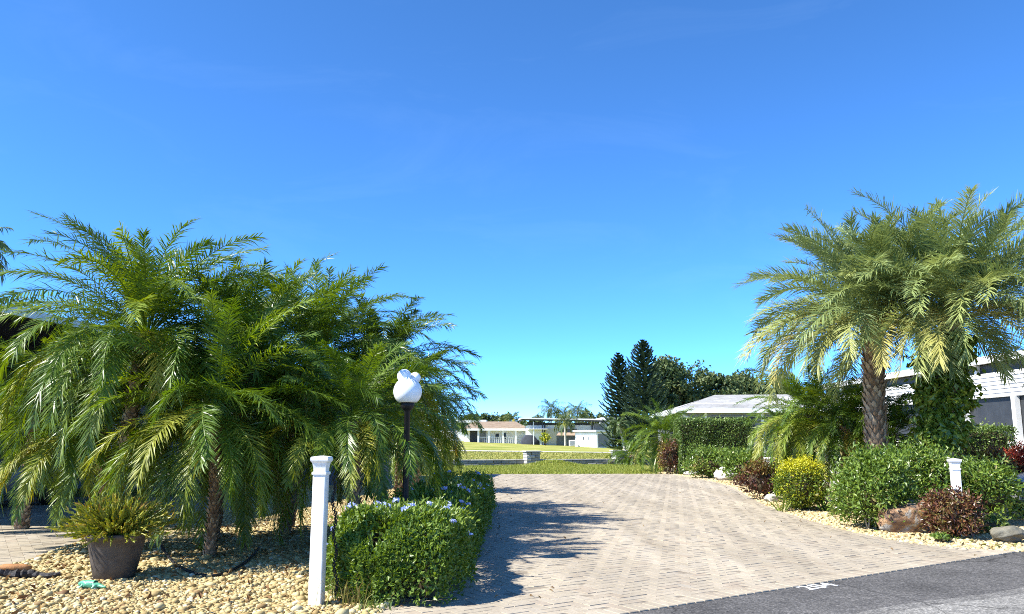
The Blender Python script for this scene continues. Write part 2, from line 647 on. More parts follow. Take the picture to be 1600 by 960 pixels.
# ---------------------------------------------------------------- polygons
def inside(poly, P):
    poly = np.asarray(poly)
    P = np.asarray(P)
    c = np.zeros(len(P), bool)
    j = len(poly) - 1
    for i in range(len(poly)):
        xi, yi = poly[i]
        xj, yj = poly[j]
        hit = ((yi > P[:, 1]) != (yj > P[:, 1])) & (P[:, 0] < (xj - xi) * (P[:, 1] - yi) / (yj - yi + 1e-12) + xi)
        c ^= hit
        j = i
    return c


def smooth_poly(pts, n=8):
    """Catmull-Rom through open points"""
    P = [np.array(p, float) for p in pts]
    P = [2 * P[0] - P[1]] + P + [2 * P[-1] - P[-2]]
    out = []
    for i in range(1, len(P) - 2):
        for t in np.linspace(0, 1, n, endpoint=False):
            a, b, c, d = P[i - 1:i + 3]
            out.append(.5 * (2 * b + (c - a) * t + (2 * a - 5 * b + 4 * c - d) * t * t + (3 * b - a - 3 * c + d) * t ** 3))
    out.append(P[-2])
    return np.array(out)


drive_right = smooth_poly([G(1045, 741), G(1128, 757), G(1195, 790), G(1290, 822), G(1400, 847), G(1490, 858), G(1560, 862), G(1592, 863.5)], 10)
drive_left = smooth_poly([G(560, 985), G(606, 952), G(655, 934), G(712, 900), G(757, 850), G(768, 812), G(764, 780), G(752, 760), G(736, 741.5)], 10)
drive_poly = np.concatenate([drive_right[::-1][:], drive_left[::-1][::-1]]) if False else np.concatenate([drive_left, drive_right])


def cut_poly(poly, off=0.0):
    """keep the part beyond the road edge"""
    out = []
    n = len(poly)
    f = lambda p: -np.dot(p - RA, RN) - off
    for i in range(n):
        a, b = poly[i], poly[(i + 1) % n]
        fa, fb = f(a), f(b)
        if fa >= 0:
            out.append(a)
        if fa * fb < 0:
            out.append(a + (b - a) * fa / (fa - fb))
    return np.array(out)


drive_raw = np.concatenate([[(-2.2, 3.4)], drive_left[6:], drive_right, [(7.5, 9.6), (7.2, 8.0)]])
drive_poly = cut_poly(drive_raw)
mb = MB()
mb.poly(cut_poly(drive_raw, .03), .0092)
struct(mb.build('driveway_bed', M['paver_joint']))


def dist_to_line(P, L):
    d = np.full(len(P), 1e9)
    for a, b in zip(L[:-1], L[1:]):
        ab = b - a
        t = np.clip(((P - a) @ ab) / (ab @ ab + 1e-12), 0, 1)
        q = a + t[:, None] * ab
        d = np.minimum(d, np.linalg.norm(P - q, axis=1))
    return d


def pavers(poly, ang, u, borders, name, z=0.012, smat='paver'):
    lo, hi = poly.min(0), poly.max(0)
    c = (lo + hi) / 2
    rad = np.linalg.norm(hi - lo) / 2
    N = int(rad / u) + 3
    I, J = np.meshgrid(np.arange(-N, N), np.arange(-N, N), indexing='ij')
    k = (I - J) % 4
    ca, sa = math.cos(ang), math.sin(ang)
    mb = MB()
    for typ in (0, 3):
        m = k == typ
        i, j = I[m], J[m]
        if typ == 0:
            lx, ly = (i + 1) * u, (j + .5) * u
            hx, hy = u, u / 2
        else:
            lx, ly = (i + .5) * u, (j + 1) * u
            hx, hy = u / 2, u
        P = np.stack([c[0] + lx * ca - ly * sa, c[1] + lx * sa + ly * ca], -1)
        ok = inside(poly, P)
        for b in borders:
            ok &= dist_to_line(P, b) > u * .66
        if name == 'driveway':
            ok &= ((P - RA) @ RN) < -.19
        P = P[ok]
        n = len(P)
        g, b = .0016, .0035
        top = z + rng.normal(0, .0012, n)
        tx, ty = rng.normal(0, .006, n), rng.normal(0, .006, n)
        tint = np.clip(rng.beta(2.2, 2.2, n), 0, 1)
        V = np.zeros((n, 8, 3))
        for q, (sx, sy) in enumerate(((-1, -1), (1, -1), (1, 1), (-1, 1))):
            for lev, (ins, zz) in enumerate(((g, -.012), (g + b, 0.0))):
                ox, oy = sx * (hx - ins), sy * (hy - ins)
                V[:, lev * 4 + q, 0] = P[:, 0] + ox * ca - oy * sa
                V[:, lev * 4 + q, 1] = P[:, 1] + ox * sa + oy * ca
                V[:, lev * 4 + q, 2] = top + zz + ox * tx + oy * ty
        F = np.array([(4, 5, 6, 7), (0, 1, 5, 4), (1, 2, 6, 5), (2, 3, 7, 6), (3, 0, 4, 7)])
        FF = (F[None] + (np.arange(n) * 8)[:, None, None]).reshape(-1, 4)
        mb.add(V.reshape(-1, 3), FF, np.repeat(tint, 5))
    # soldier course
    for L in borders:
        seg = np.linalg.norm(np.diff(L, axis=0), axis=1)
        s = np.concatenate([[0], np.cumsum(seg)])
        for q in np.arange(u * .5, s[-1], u):
            x = np.interp(q, s, L[:, 0])
            y = np.interp(q, s, L[:, 1])
            x2 = np.interp(min(q + .05, s[-1]), s, L[:, 0])
            y2 = np.interp(min(q + .05, s[-1]), s, L[:, 1])
            x1 = np.interp(max(q - .05, 0), s, L[:, 0])
            y1 = np.interp(max(q - .05, 0), s, L[:, 1])
            if np.dot(np.array([x, y]) - RA, RN) > -.1:
                continue
            a = math.atan2(y2 - y1, x2 - x1)
            mb.box((x, y, z - .018 + rng.normal(0, .0007)), (u - .006, u * 2 - .006, .04), a, tint=float(rng.uniform(.05, .75)), bev=.005)
    return struct(mb.build(name, M[smat]))


road_ang = math.atan2(RD[1], RD[0])
road_border = np.array([road_pt(s_, -.112) for s_ in np.linspace(-2.6, 7.0, 60)])
pavers(drive_poly, road_ang, .104, [drive_left, drive_right, road_border], 'driveway')

# left side drive
sd = np.array([(-5.35, 9.35), (-5.6, 10.4), (-5.75, 12), (-5.9, 19), (-14, 19), (-14, 4.0), (-5.6, 4.0), (-5.35, 8.2)])[::-1]
sd = cut_poly(sd)
mb = MB()
mb.poly(sd, .0085)
struct(mb.build('side_drive_bed', M['paver_joint']))
pavers(sd, road_ang, .128, [], 'side_drive', .011)

# ---------------------------------------------------------------- gravel
ico_v, ico_f = None, None
_bm = bmesh.new()
bmesh.ops.create_icosphere(_bm, subdivisions=1, radius=1)
ico_v = np.array([v.co[:] for v in _bm.verts])
ico_f = np.array([[v.index for v in f.verts] for f in _bm.faces])
_bm.free()
_bm = bmesh.new()
bmesh.ops.create_icosphere(_bm, subdivisions=2, radius=1)
ico2_v = np.array([v.co[:] for v in _bm.verts])
ico2_f = np.array([[v.index for v in f.verts] for f in _bm.faces])
_bm.free()


def pebbles(mb, P, size, zbase, zj=.01):
    n = len(P)
    s = size * np.exp(rng.normal(0, .28, n))
    sc3 = np.stack([s * rng.uniform(.8, 1.35, n), s * rng.uniform(.6, .95, n), s * rng.uniform(.42, .7, n)], -1)
    A = rng.uniform(0, 2 * PI, n)
    Bt = rng.normal(0, .35, n)
    V = ico_v[None] * sc3[:, None, :] * (1 + rng.normal(0, .08, (n, 12, 1)))
    y = V[..., 1] * np.cos(Bt)[:, None] - V[..., 2] * np.sin(Bt)[:, None]
    zz = V[..., 1] * np.sin(Bt)[:, None] + V[..., 2] * np.cos(Bt)[:, None]
    x = V[..., 0]
    X = x * np.cos(A)[:, None] - y * np.sin(A)[:, None] + P[:, 0:1]
    Y = x * np.sin(A)[:, None] + y * np.cos(A)[:, None] + P[:, 1:2]
    Z = zz + (zbase + sc3[:, 2] * .5 + rng.uniform(0, zj, n))[:, None]
    W = np.stack([X, Y, Z], -1).reshape(-1, 3)
    F = (ico_f[None] + (np.arange(n) * 12)[:, None, None]).reshape(-1, 3)
    mb.add(W, F, np.repeat(np.clip(rng.beta(2.2, 1.7, n), 0, 1), 20))


def scatter(poly, dens):
    poly = np.asarray(poly)
    lo, hi = poly.min(0), poly.max(0)
    n = int((hi - lo).prod() * dens)
    P = rng.uniform(lo, hi, (n, 2))
    return P[inside(poly, P)]


hedge_edge = [G(606, 948), G(655, 930), G(708, 897), G(750, 850), G(758, 812), G(755, 780), G(745, 760)]
bed_left = np.array([tuple(road_pt(-2.4, 0)), *[tuple(p) for p in hedge_edge], (-.9, 26), (-5.9, 26), (-5.8, 12), (-5.62, 10.4), (-5.37, 9.35), (-5.32, 8.4), (-5.45, 5.5), tuple(road_pt(-8, 0))])
bed_left_c = cut_poly(bed_left, .0)
mb = MB()
mb.poly(bed_left_c, .002)
struct(mb.build('gravel_bed', M['gravelbase']))
P = scatter(bed_left_c, 3300)
near = P[:, 1] < 13
P = P[near | (rng.uniform(0, 1, len(P)) < .25)]
P = P[(P[:, 0] > -6.2) & (P[:, 1] > 4.9)]
mb = MB()
pebbles(mb, P, .016, .0)
P2 = scatter(bed_left_c, 200)
P2 = P2[(P2[:, 1] < 12) & (P2[:, 1] > 4.9)]
pebbles(mb, P2, .027, .006)
tag(mb.build('gravel', M['pebble'], smooth=True), 'tan and cream river pebbles covering the left planting bed', 'gravel', kind='stuff')

def litter(P, z, size, name, label, stops):
    n = len(P)
    mb = MB()
    P3 = np.concatenate([P, z + rng.uniform(0, .012, (n, 1))], 1)
    leaf_cloud(mb, P3, np.tile([0, 0, 1.0], (n, 1)), size, rng, .42, out=.05, up=0, rnd=1.0, fold=.4)
    m = leafmat(name + '_leaf', stops, .7, .1, .2)
    return tag(mb.build(name, m), label, 'leaves', kind='stuff')


right_edge = drive_right
bed_right = np.array([*[tuple(p) for p in right_edge], tuple(RB + RD * 3.5), (12.2, 14.2), (9.6, 16.5), (9.6, 36), (6.4, 41), (4.6, 38), G(1000, 728), G(1030, 740)])
mb = MB()
mb.poly(cut_poly(bed_right), -.004)
struct(mb.build('planting_bed', M['gravelbase']))
d = None
P = scatter(cut_poly(bed_right), 900)
P = P[(P[:, 1] < 33) & (dist_to_line(P, right_edge) < 1.5) | ((P[:, 1] < 12.5))]
mb = MB()
pebbles(mb, P, .023, -.006, .012)
tag(mb.build('gravel', M['pebble_far'], smooth=True), 'pale yellow gravel edging the right planting bed', 'gravel', kind='stuff')

# neighbour's concrete drive, far right
mb = MB()
mb.poly([(9.62, 16.6), (12.9, 14.2), (30, 22), (30, 27), (9.62, 26.5)], .0)
struct(mb.build('concrete_drive', M['concrete']))
# pale path across the far lawn
mb = MB()
px = np.linspace(-40, 40, 60)
for a, b in zip(px[:-1], px[1:]):
    y0, y1 = 74 + .04 * a, 74 + .04 * b
    mb.add([(a, y0, hgt(a, y0) + .02), (b, y1, hgt(b, y1) + .02), (b, y1 + 2.6, hgt(b, y1 + 2.6) + .02), (a, y0 + 2.6, hgt(a, y0 + 2.6) + .02)], [(0, 1, 2, 3)])
struct(mb.build('path', M['concrete']))


# grass strip blades
def blades(poly, dens, h, w, name, label, mat='grassblade'):
    P = scatter(poly, dens)
    n = len(P)
    A = rng.uniform(0, 2 * PI, n)
    H = h * rng.uniform(.5, 1.3, n)
    L = rng.normal(0, .4, (n, 2)) * H[:, None]
    z = hgt(P[:, 0], P[:, 1])
    V = np.zeros((n, 3, 3))
    V[:, 0] = np.stack([P[:, 0] - np.cos(A) * w, P[:, 1] - np.sin(A) * w, z], -1)
    V[:, 1] = np.stack([P[:, 0] + np.cos(A) * w, P[:, 1] + np.sin(A) * w, z], -1)
    V[:, 2] = np.stack([P[:, 0] + L[:, 0], P[:, 1] + L[:, 1], z + H], -1)
    mb = MB()
    mb.add(V.reshape(-1, 3), np.arange(3 * n).reshape(n, 3), rng.beta(2, 2, n))
    return tag(mb.build(name, M[mat]), label, 'grass', kind='stuff')


gp = np.array([G(700, 740.5), G(1030, 739.5), G(1042, 733), G(1000, 727), (6.2, 43.6), (-9, 39.4), (-7, 31)])
blades(gp, 330, .11, .02, 'grass', 'short yellow green grass strip between the pavers and the low wall')
gp2 = np.array([(-16, 41.5), (8, 44.6), (20, 60), (20, 73), (-16, 73)])
blades(gp2, 22, .09, .05, 'grass', 'dry yellow grass of the lawn beyond the low wall', 'drygrass')


# ---------------------------------------------------------------- palms
def frond_geo(mb, base, az, e0, bend, L, n, ll, w, rg, droop=.25, lift=.25, tint=(.4, .15), stemtint=.7, pet=.16, K=12, curl=0.0, ang=(68, 22), stem_r=.011, link=False):
    t = np.linspace(0, 1, K)
    e = np.maximum(e0 - bend * t ** 1.35, -1.52)
    azs = az + curl * t ** 2
    h = np.stack([np.cos(azs), np.sin(azs), 0 * t], -1)
    zz = np.array([0, 0, 1.0])
    T = h * np.cos(e)[:, None] + zz * np.sin(e)[:, None]
    pts = np.array(base) + np.concatenate([[np.zeros(3)], np.cumsum((T[:-1] + T[1:]) * .5 * L / (K - 1), axis=0)])
    S = np.stack([np.sin(azs), -np.cos(azs), 0 * t], -1)
    N = np.cross(S, T)
    tw = rg.normal(0, .55) * t
    S2 = S * np.cos(tw)[:, None] + N * np.sin(tw)[:, None]
    N2 = N * np.cos(tw)[:, None] - S * np.sin(tw)[:, None]
    # stem
    r = stem_r * (1 - .85 * t) + .0015
    q = np.stack([pts + S2 * r[:, None], pts + N2 * r[:, None] * .8, pts - S2 * r[:, None]], 1).reshape(-1, 3)
    F = []
    for i in range(K - 1):
        for k in range(3):
            F.append((i * 3 + k, i * 3 + (k + 1) % 3, i * 3 + 3 + (k + 1) % 3, i * 3 + 3 + k))
    mb.add(q, np.array(F), stemtint)
    n_stem = mb.n - len(q)
    # leaflets
    tt = np.linspace(pet, .995, n)
    tt2 = np.concatenate([tt, tt + .4 / n])
    tt2 = np.clip(tt2 + rg.normal(0, .25 / n, 2 * n), 0, 1)
    side = np.concatenate([np.ones(n), -np.ones(n)])
    p = np.stack([np.interp(tt2, t, pts[:, k]) for k in range(3)], -1)
    Tt = unit(np.stack([np.interp(tt2, t, T[:, k]) for k in range(3)], -1))
    St = unit(np.stack([np.interp(tt2, t, S2[:, k]) for k in range(3)], -1))
    Nt = unit(np.cross(St, Tt))
    u = (tt2 - pet) / (1 - pet)
    a = np.radians(ang[0] + (ang[1] - ang[0]) * u ** 1.3) + rg.normal(0, .11, 2 * n)
    lf = lift + rg.normal(0, .2, 2 * n)
    dr = unit(Tt * np.cos(a)[:, None] + St * (side * np.sin(a))[:, None] + Nt * lf[:, None])
    ln = ll * (.45 + .55 * np.sin(PI * np.clip(u * .82 + .14, 0, 1))) * rg.uniform(.78, 1.12, 2 * n) * np.where(rg.uniform(0, 1, 2 * n) < .05, .35, 1)
    g = np.zeros((2 * n, 3))
    g[:, 2] = -droop * ln * rg.uniform(.3, 1.9, 2 * n)
    mid = p + dr * (ln * .52)[:, None] + g * .28
    tip = p + dr * ln[:, None] * .97 + g
    W = unit(np.cross(dr, Nt + rg.normal(0, .3, (2 * n, 3)))) * (w * .5)
    V = np.stack([p - W * .7, p + W * .7, mid + W, mid - W, tip], 1).reshape(-1, 3)
    b = (np.arange(2 * n) * 5)[:, None]
    Q = b + np.array([0, 1, 2, 3])
    Tr = b + np.array([3, 2, 4])
    ti = np.clip(rg.normal(tint[0], tint[1] * .35, 2 * n) + tint[1] * rg.normal(), 0, 1)
    mb.add(V, Q, ti)
    n0 = mb.n - len(V)
    mb.f.append((Tr + n0, ti, np.zeros(len(Tr), int)))
    if link:
        kk = np.clip(np.round(tt2 * (K - 1)).astype(int), 0, K - 1) * 3 + 1
        mb.f.append((np.concatenate([b + np.array([0, 1]) + n0, (kk + n_stem)[:, None]], 1), ti, np.zeros(len(b), int)))


def trunk_curve(base, top, bow=0.0, n=14, az=0.0):
    b, t = np.array(base, float), np.array(top, float)
    s = np.linspace(0, 1, n)[:, None]
    P = b + (t - b) * s
    P[:, 0] += bow * np.sin(s[:, 0] * PI) * math.cos(az)
    P[:, 1] += bow * np.sin(s[:, 0] * PI) * math.sin(az)
    return P


def boots(mb, P, rad, step, per, out, ht, rg):
    seg = np.linalg.norm(np.diff(P, axis=0), axis=1)
    s = np.concatenate([[0], np.cumsum(seg)])
    k = 0
    for q in np.arange(.02, s[-1], step):
        c = np.array([np.interp(q, s, P[:, i]) for i in range(3)])
        r = np.interp(q, s, rad)
        for j in range(per):
            a = 2 * PI * (j + .5 * (k % 2)) / per + rg.normal(0, .08)
            hw = PI / per * .85
            d0 = np.array([math.cos(a - hw), math.sin(a - hw), 0])
            d1 = np.array([math.cos(a + hw), math.sin(a + hw), 0])
            dm = np.array([math.cos(a), math.sin(a), 0])
            o = out * rg.uniform(.5, 1.4)
            hh = ht * rg.uniform(.7, 1.3)
            V = [c + d0 * r * .97, c + d1 * r * .97, c + dm * (r + o * .6) + [0, 0, hh * .35],
                 c + d0 * (r * .99) + [0, 0, hh * .6] + dm * o * .5, c + d1 * (r * .99) + [0, 0, hh * .6] + dm * o * .5, c + dm * (r + o) + [0, 0, hh]]
            mb.add(np.array(V), [(0, 1, 2), (0, 2, 3), (1, 4, 2), (2, 4, 5), (3, 2, 5)], float(rg.uniform(0, 1)))
        k += 1


def palm(label, base, crown, L, nf, seed, kind='pygmy', old=8, trunk_r=.075, group=None, name='palm_tree', old_az=None, elev_low=-.75, thin=1.0, cat='palm tree', bow=.12):
    rg = np.random.default_rng(seed)
    t = thing(name, label, cat, (base[0], base[1], base[2]), 0, group)
    b = np.zeros(3)
    c = np.array(crown) - np.array(base)
    tk = MB()
    P = trunk_curve(b - [0, 0, .06], c + [0, 0, .02], bow * rg.uniform(-1, 1), 16, rg.uniform(0, 6))
    s = np.linspace(0, 1, len(P))
    if kind == 'pygmy':
        rad = trunk_r * (1 + .35 * np.exp(-s * 9) + .45 * np.exp(-(1 - s) * 7))
        tk.tube(P, rad, 10, .3)
        boots(tk, P, rad, .05, 7, .028, .06, rg)
        mats = (M['palm'], M['palm_old'])
        prm = dict(n=int(80 * thin), ll=.148 * L, w=.013 / max(.5, thin ** .7), droop=.22, lift=.16, stem_r=.009, ang=(62, 26))
        bend0 = (.95, 1.75)
    elif kind == 'date':
        rad = trunk_r * (1 + .25 * np.exp(-s * 8) + .1 * np.exp(-(1 - s) * 6))
        tk.tube(P, rad, 16, .2)
        boots(tk, P, rad, .085, 11, .05, .13, rg)
        mats = (M['date'], M['date_old'])
        prm = dict(n=int(88 * thin), ll=.17 * L, w=.0165, droop=.2, lift=.34, stem_r=.016, ang=(58, 26))
        bend0 = (.75, 1.42)
    else:
        rad = trunk_r * (1 + .3 * np.exp(-s * 8) - .2 * s)
        tk.tube(P, rad, 10, .8)
        mats = (M['queen'], M['palm_old'])
        prm = dict(n=int(30 * thin), ll=.22 * L, w=.05, droop=.75, lift=.1, stem_r=.03)
        bend0 = (1.0, 1.9)
    tk.build('trunk', M['boot'] if kind != 'queen' else M['concrete'], t, smooth=kind == 'queen')
    cr = MB()
    for i in range(nf):
        u = (i + .5) / nf
        az = i * 2.39996 + rg.normal(0, .22)
        e0 = (1.46 if kind == 'pygmy' else 1.46) + (elev_low - 1.42) * u ** (.95 if kind == 'pygmy' else .88) + rg.normal(0, .12)
        bend = bend0[0] + (bend0[1] - bend0[0]) * min(1, u * 1.25) * rg.uniform(.75, 1.2)
        bend *= .75 + .5 * rg.uniform()
        if kind == 'date':
            bend = bend0[0] + (bend0[1] - bend0[0]) * u * rg.uniform(.7, 1.15)
        ln = L * rg.uniform(.82, 1.06) * (.72 + .28 * min(1, u * 5))
        tl = 0
        bp = c + np.array([math.cos(az), math.sin(az), 0]) * trunk_r * .8 + np.array([0, 0, (1 - u) * .16 - .06])
        frond_geo(cr, bp, az, e0, bend, ln, rg=rg, tint=(.4 + .2 * u ** 2 + rg.normal(0, .14), .13), curl=rg.normal(0, .35), **prm)
    cr.build('crown', mats[0], t)
    for i in range(old):
        az = (i * 2.39996 * 1.7 + rg.uniform(0, 1)) if old_az is None else old_az[i % len(old_az)] + rg.normal(0, .12)
        fb = MB()
        e0 = rg.uniform(-.1, .4) if kind != 'date' else rg.uniform(.0, .3)
        bend = rg.uniform(1.4, 1.9) if kind != 'date' else rg.uniform(1.2, 1.6)
        bp = c + np.array([math.cos(az), math.sin(az), 0]) * trunk_r * .9 - np.array([0, 0, .08])
        frond_geo(fb, bp, az, e0, bend, L * rg.uniform(.85, 1.0), rg=rg, tint=(rg.uniform(.08, .72), .15), stemtint=.4, link=True, curl=rg.normal(0, .25), **prm)
        f = fb.build('frond', mats[1], t)
        f['label'] = 'yellowing old frond drooping below the green crown'
    return t


def gz(p):
    return (p[0], p[1], 0.0)


W3 = lambda px, py, Y: D(px, py, Y)
# --- palms of the left bed
PAL = 'pygmy date palms in the left gravel bed'


def lp(label, crown_px, Y, L, nf, seed, base_dx=0.0, base_dy=0.0, old=6, **k):
    c = D(crown_px[0], crown_px[1], Y)
    return palm(label, (c[0] + base_dx, Y + base_dy, 0), c, L, nf, seed, old=old, group=PAL, **k)


lp('tallest and leftmost feathery palm, its trunk rising behind the grey pot', (228, 528), 9.9, 2.0, 98, 21, -.15, .05, 4, elev_low=-.3, old_az=[4.5, 3.6, 5.2, 4.1])
lp('small low palm at the left edge with fronds hanging before the carport', (62, 640), 12.4, 1.7, 80, 22, -.1, 0, 2, elev_low=-.3, old_az=[4.2, 5.0])
lp('bushy palm between the pot and the white post with yellow tips hanging to the gravel', (398, 572), 10.9, 1.9, 90, 23, -.5, .1, 5, elev_low=-.3, old_az=[4.4, 4.0, 4.9, 5.3, 3.6])
lp('palm behind the white post, second in height among the palms of the left bed', (492, 562), 12.4, 2.0, 92, 24, -.35, .1, 4, elev_low=-.3, old_az=[4.5, 4.9, 5.3, 4.1])
lp('palm partly behind the white globe lamp with fronds arching over it', (592, 588), 13.2, 1.75, 76, 25, .15, .2, 3, elev_low=-.3)
lp('rightmost palm of the left bed overhanging the paved drive', (632, 632), 15.6, 1.65, 74, 26, -.1, .1, 3, elev_low=-.3)
lp('short palm with orange lower fronds rising behind the flowering hedge', (552, 662), 9.7, 1.4, 56, 27, .05, .1, 6, elev_low=-.3, old_az=[4.3, 4.8, 5.3, 5.8, 3.9, 5.0])
lp('far palm at the back end of the left bed near the grass strip', (655, 668), 20.5, 1.65, 76, 28, -.1, .1, 2, elev_low=-.3)
lp('low palm just behind the grey pot, its fronds touching the potted plant', (150, 672), 10.3, 1.5, 60, 29, .1, .15, 7, elev_low=-.3, old_az=[4.4, 3.8, 5.0, 3.3, 4.1, 4.7, 3.6])
lp('low palm with fronds hanging to the gravel right of the hose', (335, 648), 9.3, 1.75, 72, 30, .0, .1, 7, elev_low=-.6, old_az=[4.5, 5.0, 4.0, 5.5, 3.5, 4.8, 4.2], trunk_r=.055)
lp('low shaded palm just left of the white post', (452, 668), 11.6, 1.5, 60, 32, -.05, .1, 4, elev_low=-.3, old_az=[4.4, 4.9, 5.3, 3.9])

# ---------------------------------------------------------------- leaf clouds
def leaf_cloud(mb, P, Nn, size, rg, aspect=.5, out=.6, up=.25, rnd=.8, tint=None, fold=.18):
    n = len(P)
    ax = unit(Nn * out + rg.normal(0, rnd, (n, 3)) + np.array([0, 0, up]))
    nr = unit(np.cross(ax, rg.normal(0, 1, (n, 3))) + Nn * .9 + np.array([0, 0, .35]))
    sd = unit(np.cross(ax, nr))
    nr = np.cross(sd, ax)
    l = size * rg.uniform(.65, 1.3, n)[:, None]
    w = l * aspect * .5
    b = P - ax * l * .3
    V = np.stack([b, b + ax * l * .45 + sd * w + nr * l * fold * .6, b + ax * l, b + ax * l * .45 - sd * w + nr * l * fold * .6], 1).reshape(-1, 3)
    k = (np.arange(n) * 4)[:, None]
    F = np.concatenate([k + np.array([0, 1, 2]), k + np.array([0, 2, 3])])
    if tint is None:
        tint = np.clip(rg.normal(.5, .2, n), 0, 1)
    mb.add(V, F, np.concatenate([tint, tint]))


def sph(n, rg):
    return unit(rg.normal(0, 1, (n, 3)))


def lumps(d, rg, amp, k=7):
    """direction -> radius factor with soft bumps"""
    r = np.ones(len(d))
    for _ in range(k):
        q = unit(rg.normal(0, 1, 3))
        f = rg.uniform(2, 5)
        r += amp / math.sqrt(k) * np.sin(f * (d @ q) * 2 + rg.uniform(0, 6))
    return r


def blob_core(mb, c, r3, lump_d, tint=.4):
    V = ico2_v * lump_d[:, None] * np.array(r3) + np.array(c)
    mb.add(V, ico2_f, tint)


def shrub(label, base, w, dpt, h, mat, n, leaf, seed, name='shrub', cat='shrub', group=None, aspect=.5, amp=.16, clumpy=.5, rz=0.0, tintfn=None, stems=5, zmin=.06, rnd=.8):
    """loose bush: leaves gathered in clumps on a lumpy ellipsoid, twigs inside"""
    rg = np.random.default_rng(seed)
    t = thing(name, label, cat, (base[0], base[1], 0), rz, group)
    r3 = np.array([w / 2, dpt / 2, h / 2 * 1.06])
    ctr = np.array([0, 0, h * .5])
    nc = max(24, n // 45)
    cd = sph(nc, rg)
    cd[:, 2] = np.where(cd[:, 2] < -.55, -cd[:, 2], cd[:, 2])
    lr = lumps(cd, np.random.default_rng(seed + 1), amp) * rg.uniform(.72, 1.02, nc)
    cpos = cd * lr[:, None] * r3
    k = rg.integers(0, nc, n)
    off = rg.normal(0, 1, (n, 3)) * np.array([w, dpt, h]) * .055 * (1 + clumpy)
    P = cpos[k] + off
    m = rg.uniform(0, 1, n) < (1 - clumpy) * .6
    d = sph(n, rg)
    Pd = d * (lumps(d, np.random.default_rng(seed + 1), amp) * rg.uniform(.7, .98, n))[:, None] * r3
    P[m] = Pd[m]
    Nn = unit(P / r3 ** 2 * (r3.mean() ** 2) + 1e-6)
    P = P + ctr
    ok = P[:, 2] > zmin
    P, Nn = P[ok], Nn[ok]
    mb = MB()
    ctint = np.clip(rg.normal(.5, .16, nc), 0, 1)
    tint = np.clip(ctint[k][ok] + rg.normal(0, .14, ok.sum()), 0, 1)
    if tintfn is not None:
        tint = tintfn(P, Nn, tint, rg)
    leaf_cloud(mb, P, Nn, leaf, rg, aspect, tint=tint, rnd=rnd)
    mb.build('foliage', mat, t)
    b = MB()
    d = ico2_v
    lc = lumps(d, np.random.default_rng(seed + 1), amp) * .62
    V = d * lc[:, None] * r3 + ctr
    V[:, 2] = np.maximum(V[:, 2], .12 * h)
    b.add(V, ico2_f, .5)
    for i in range(stems):
        a = rg.uniform(0, 2 * PI)
        q = np.array([math.cos(a) * r3[0] * .5, math.sin(a) * r3[1] * .5, h * .5])
        p0 = np.array([math.cos(a) * .05, math.sin(a) * .05, -.03])
        b.tube([p0, (p0 + q) / 2 + rg.normal(0, .02, 3), q], [.014, .011, .008], 5, .5)
    b.build('branches', M['twig'], t)
    return t


def box_points(w, dpt, h, n, rg, jit, wob=.03):
    """points on top and sides of a clipped block, centred, base at 0"""
    areas = np.array([w * dpt, w * h, w * h, dpt * h, dpt * h])
    f = rg.choice(5, n, p=areas / areas.sum())
    a, b = rg.uniform(-.5, .5, n), rg.uniform(0, 1, n)
    P = np.zeros((n, 3))
    N = np.zeros((n, 3))
    P[f == 0] = np.stack([a * w, (b - .5) * dpt, np.full(n, h)], -1)[f == 0]
    N[f == 0] = (0, 0, 1)
    for q, sg in ((1, -1), (2, 1)):
        P[f == q] = np.stack([a * w, np.full(n, sg * dpt / 2), b * h], -1)[f == q]
        N[f == q] = (0, sg, 0)
    for q, sg in ((3, -1), (4, 1)):
        P[f == q] = np.stack([np.full(n, sg * w / 2), a * dpt, b * h], -1)[f == q]
        N[f == q] = (sg, 0, 0)
    off = wob * (np.sin(P[:, 0] * 3.1 + P[:, 2] * 2.3) + np.sin(P[:, 1] * 2.7 - P[:, 2] * 4.1 + P[:, 0] * 5.7)) - np.abs(rg.normal(0, jit, n)) + jit * .5
    # round the upper edges
    P = P + N * off[:, None]
    return P, N


def clipped_hedge(label, base, w, dpt, h, mat, n, leaf, seed, rz=0.0, name='hedge', group=None):
    rg = np.random.default_rng(seed)
    t = thing(name, label, 'hedge', (base[0], base[1], 0), rz, group)
    P, N = box_points(w, dpt, h, n, rg, .05)
    mb = MB()
    leaf_cloud(mb, P, N, leaf, rg, .5, out=.5, rnd=.7)
    # stray shoots on top
    k = n // 40
    Q = np.stack([rg.uniform(-.5, .5, k) * w, rg.uniform(-.5, .5, k) * dpt, h + np.abs(rg.normal(0, .05, k))], -1)
    leaf_cloud(mb, Q, np.tile([0, 0, 1.0], (k, 1)), leaf * 1.2, rg, .45, tint=np.clip(rg.normal(.85, .1, k), 0, 1))
    mb.build('foliage', mat, t)
    b = MB()
    b.box((0, 0, h * .48), (w - .22, dpt - .22, h * .92), bev=.1)
    b.build('branches', M['twig'], t)
    return t


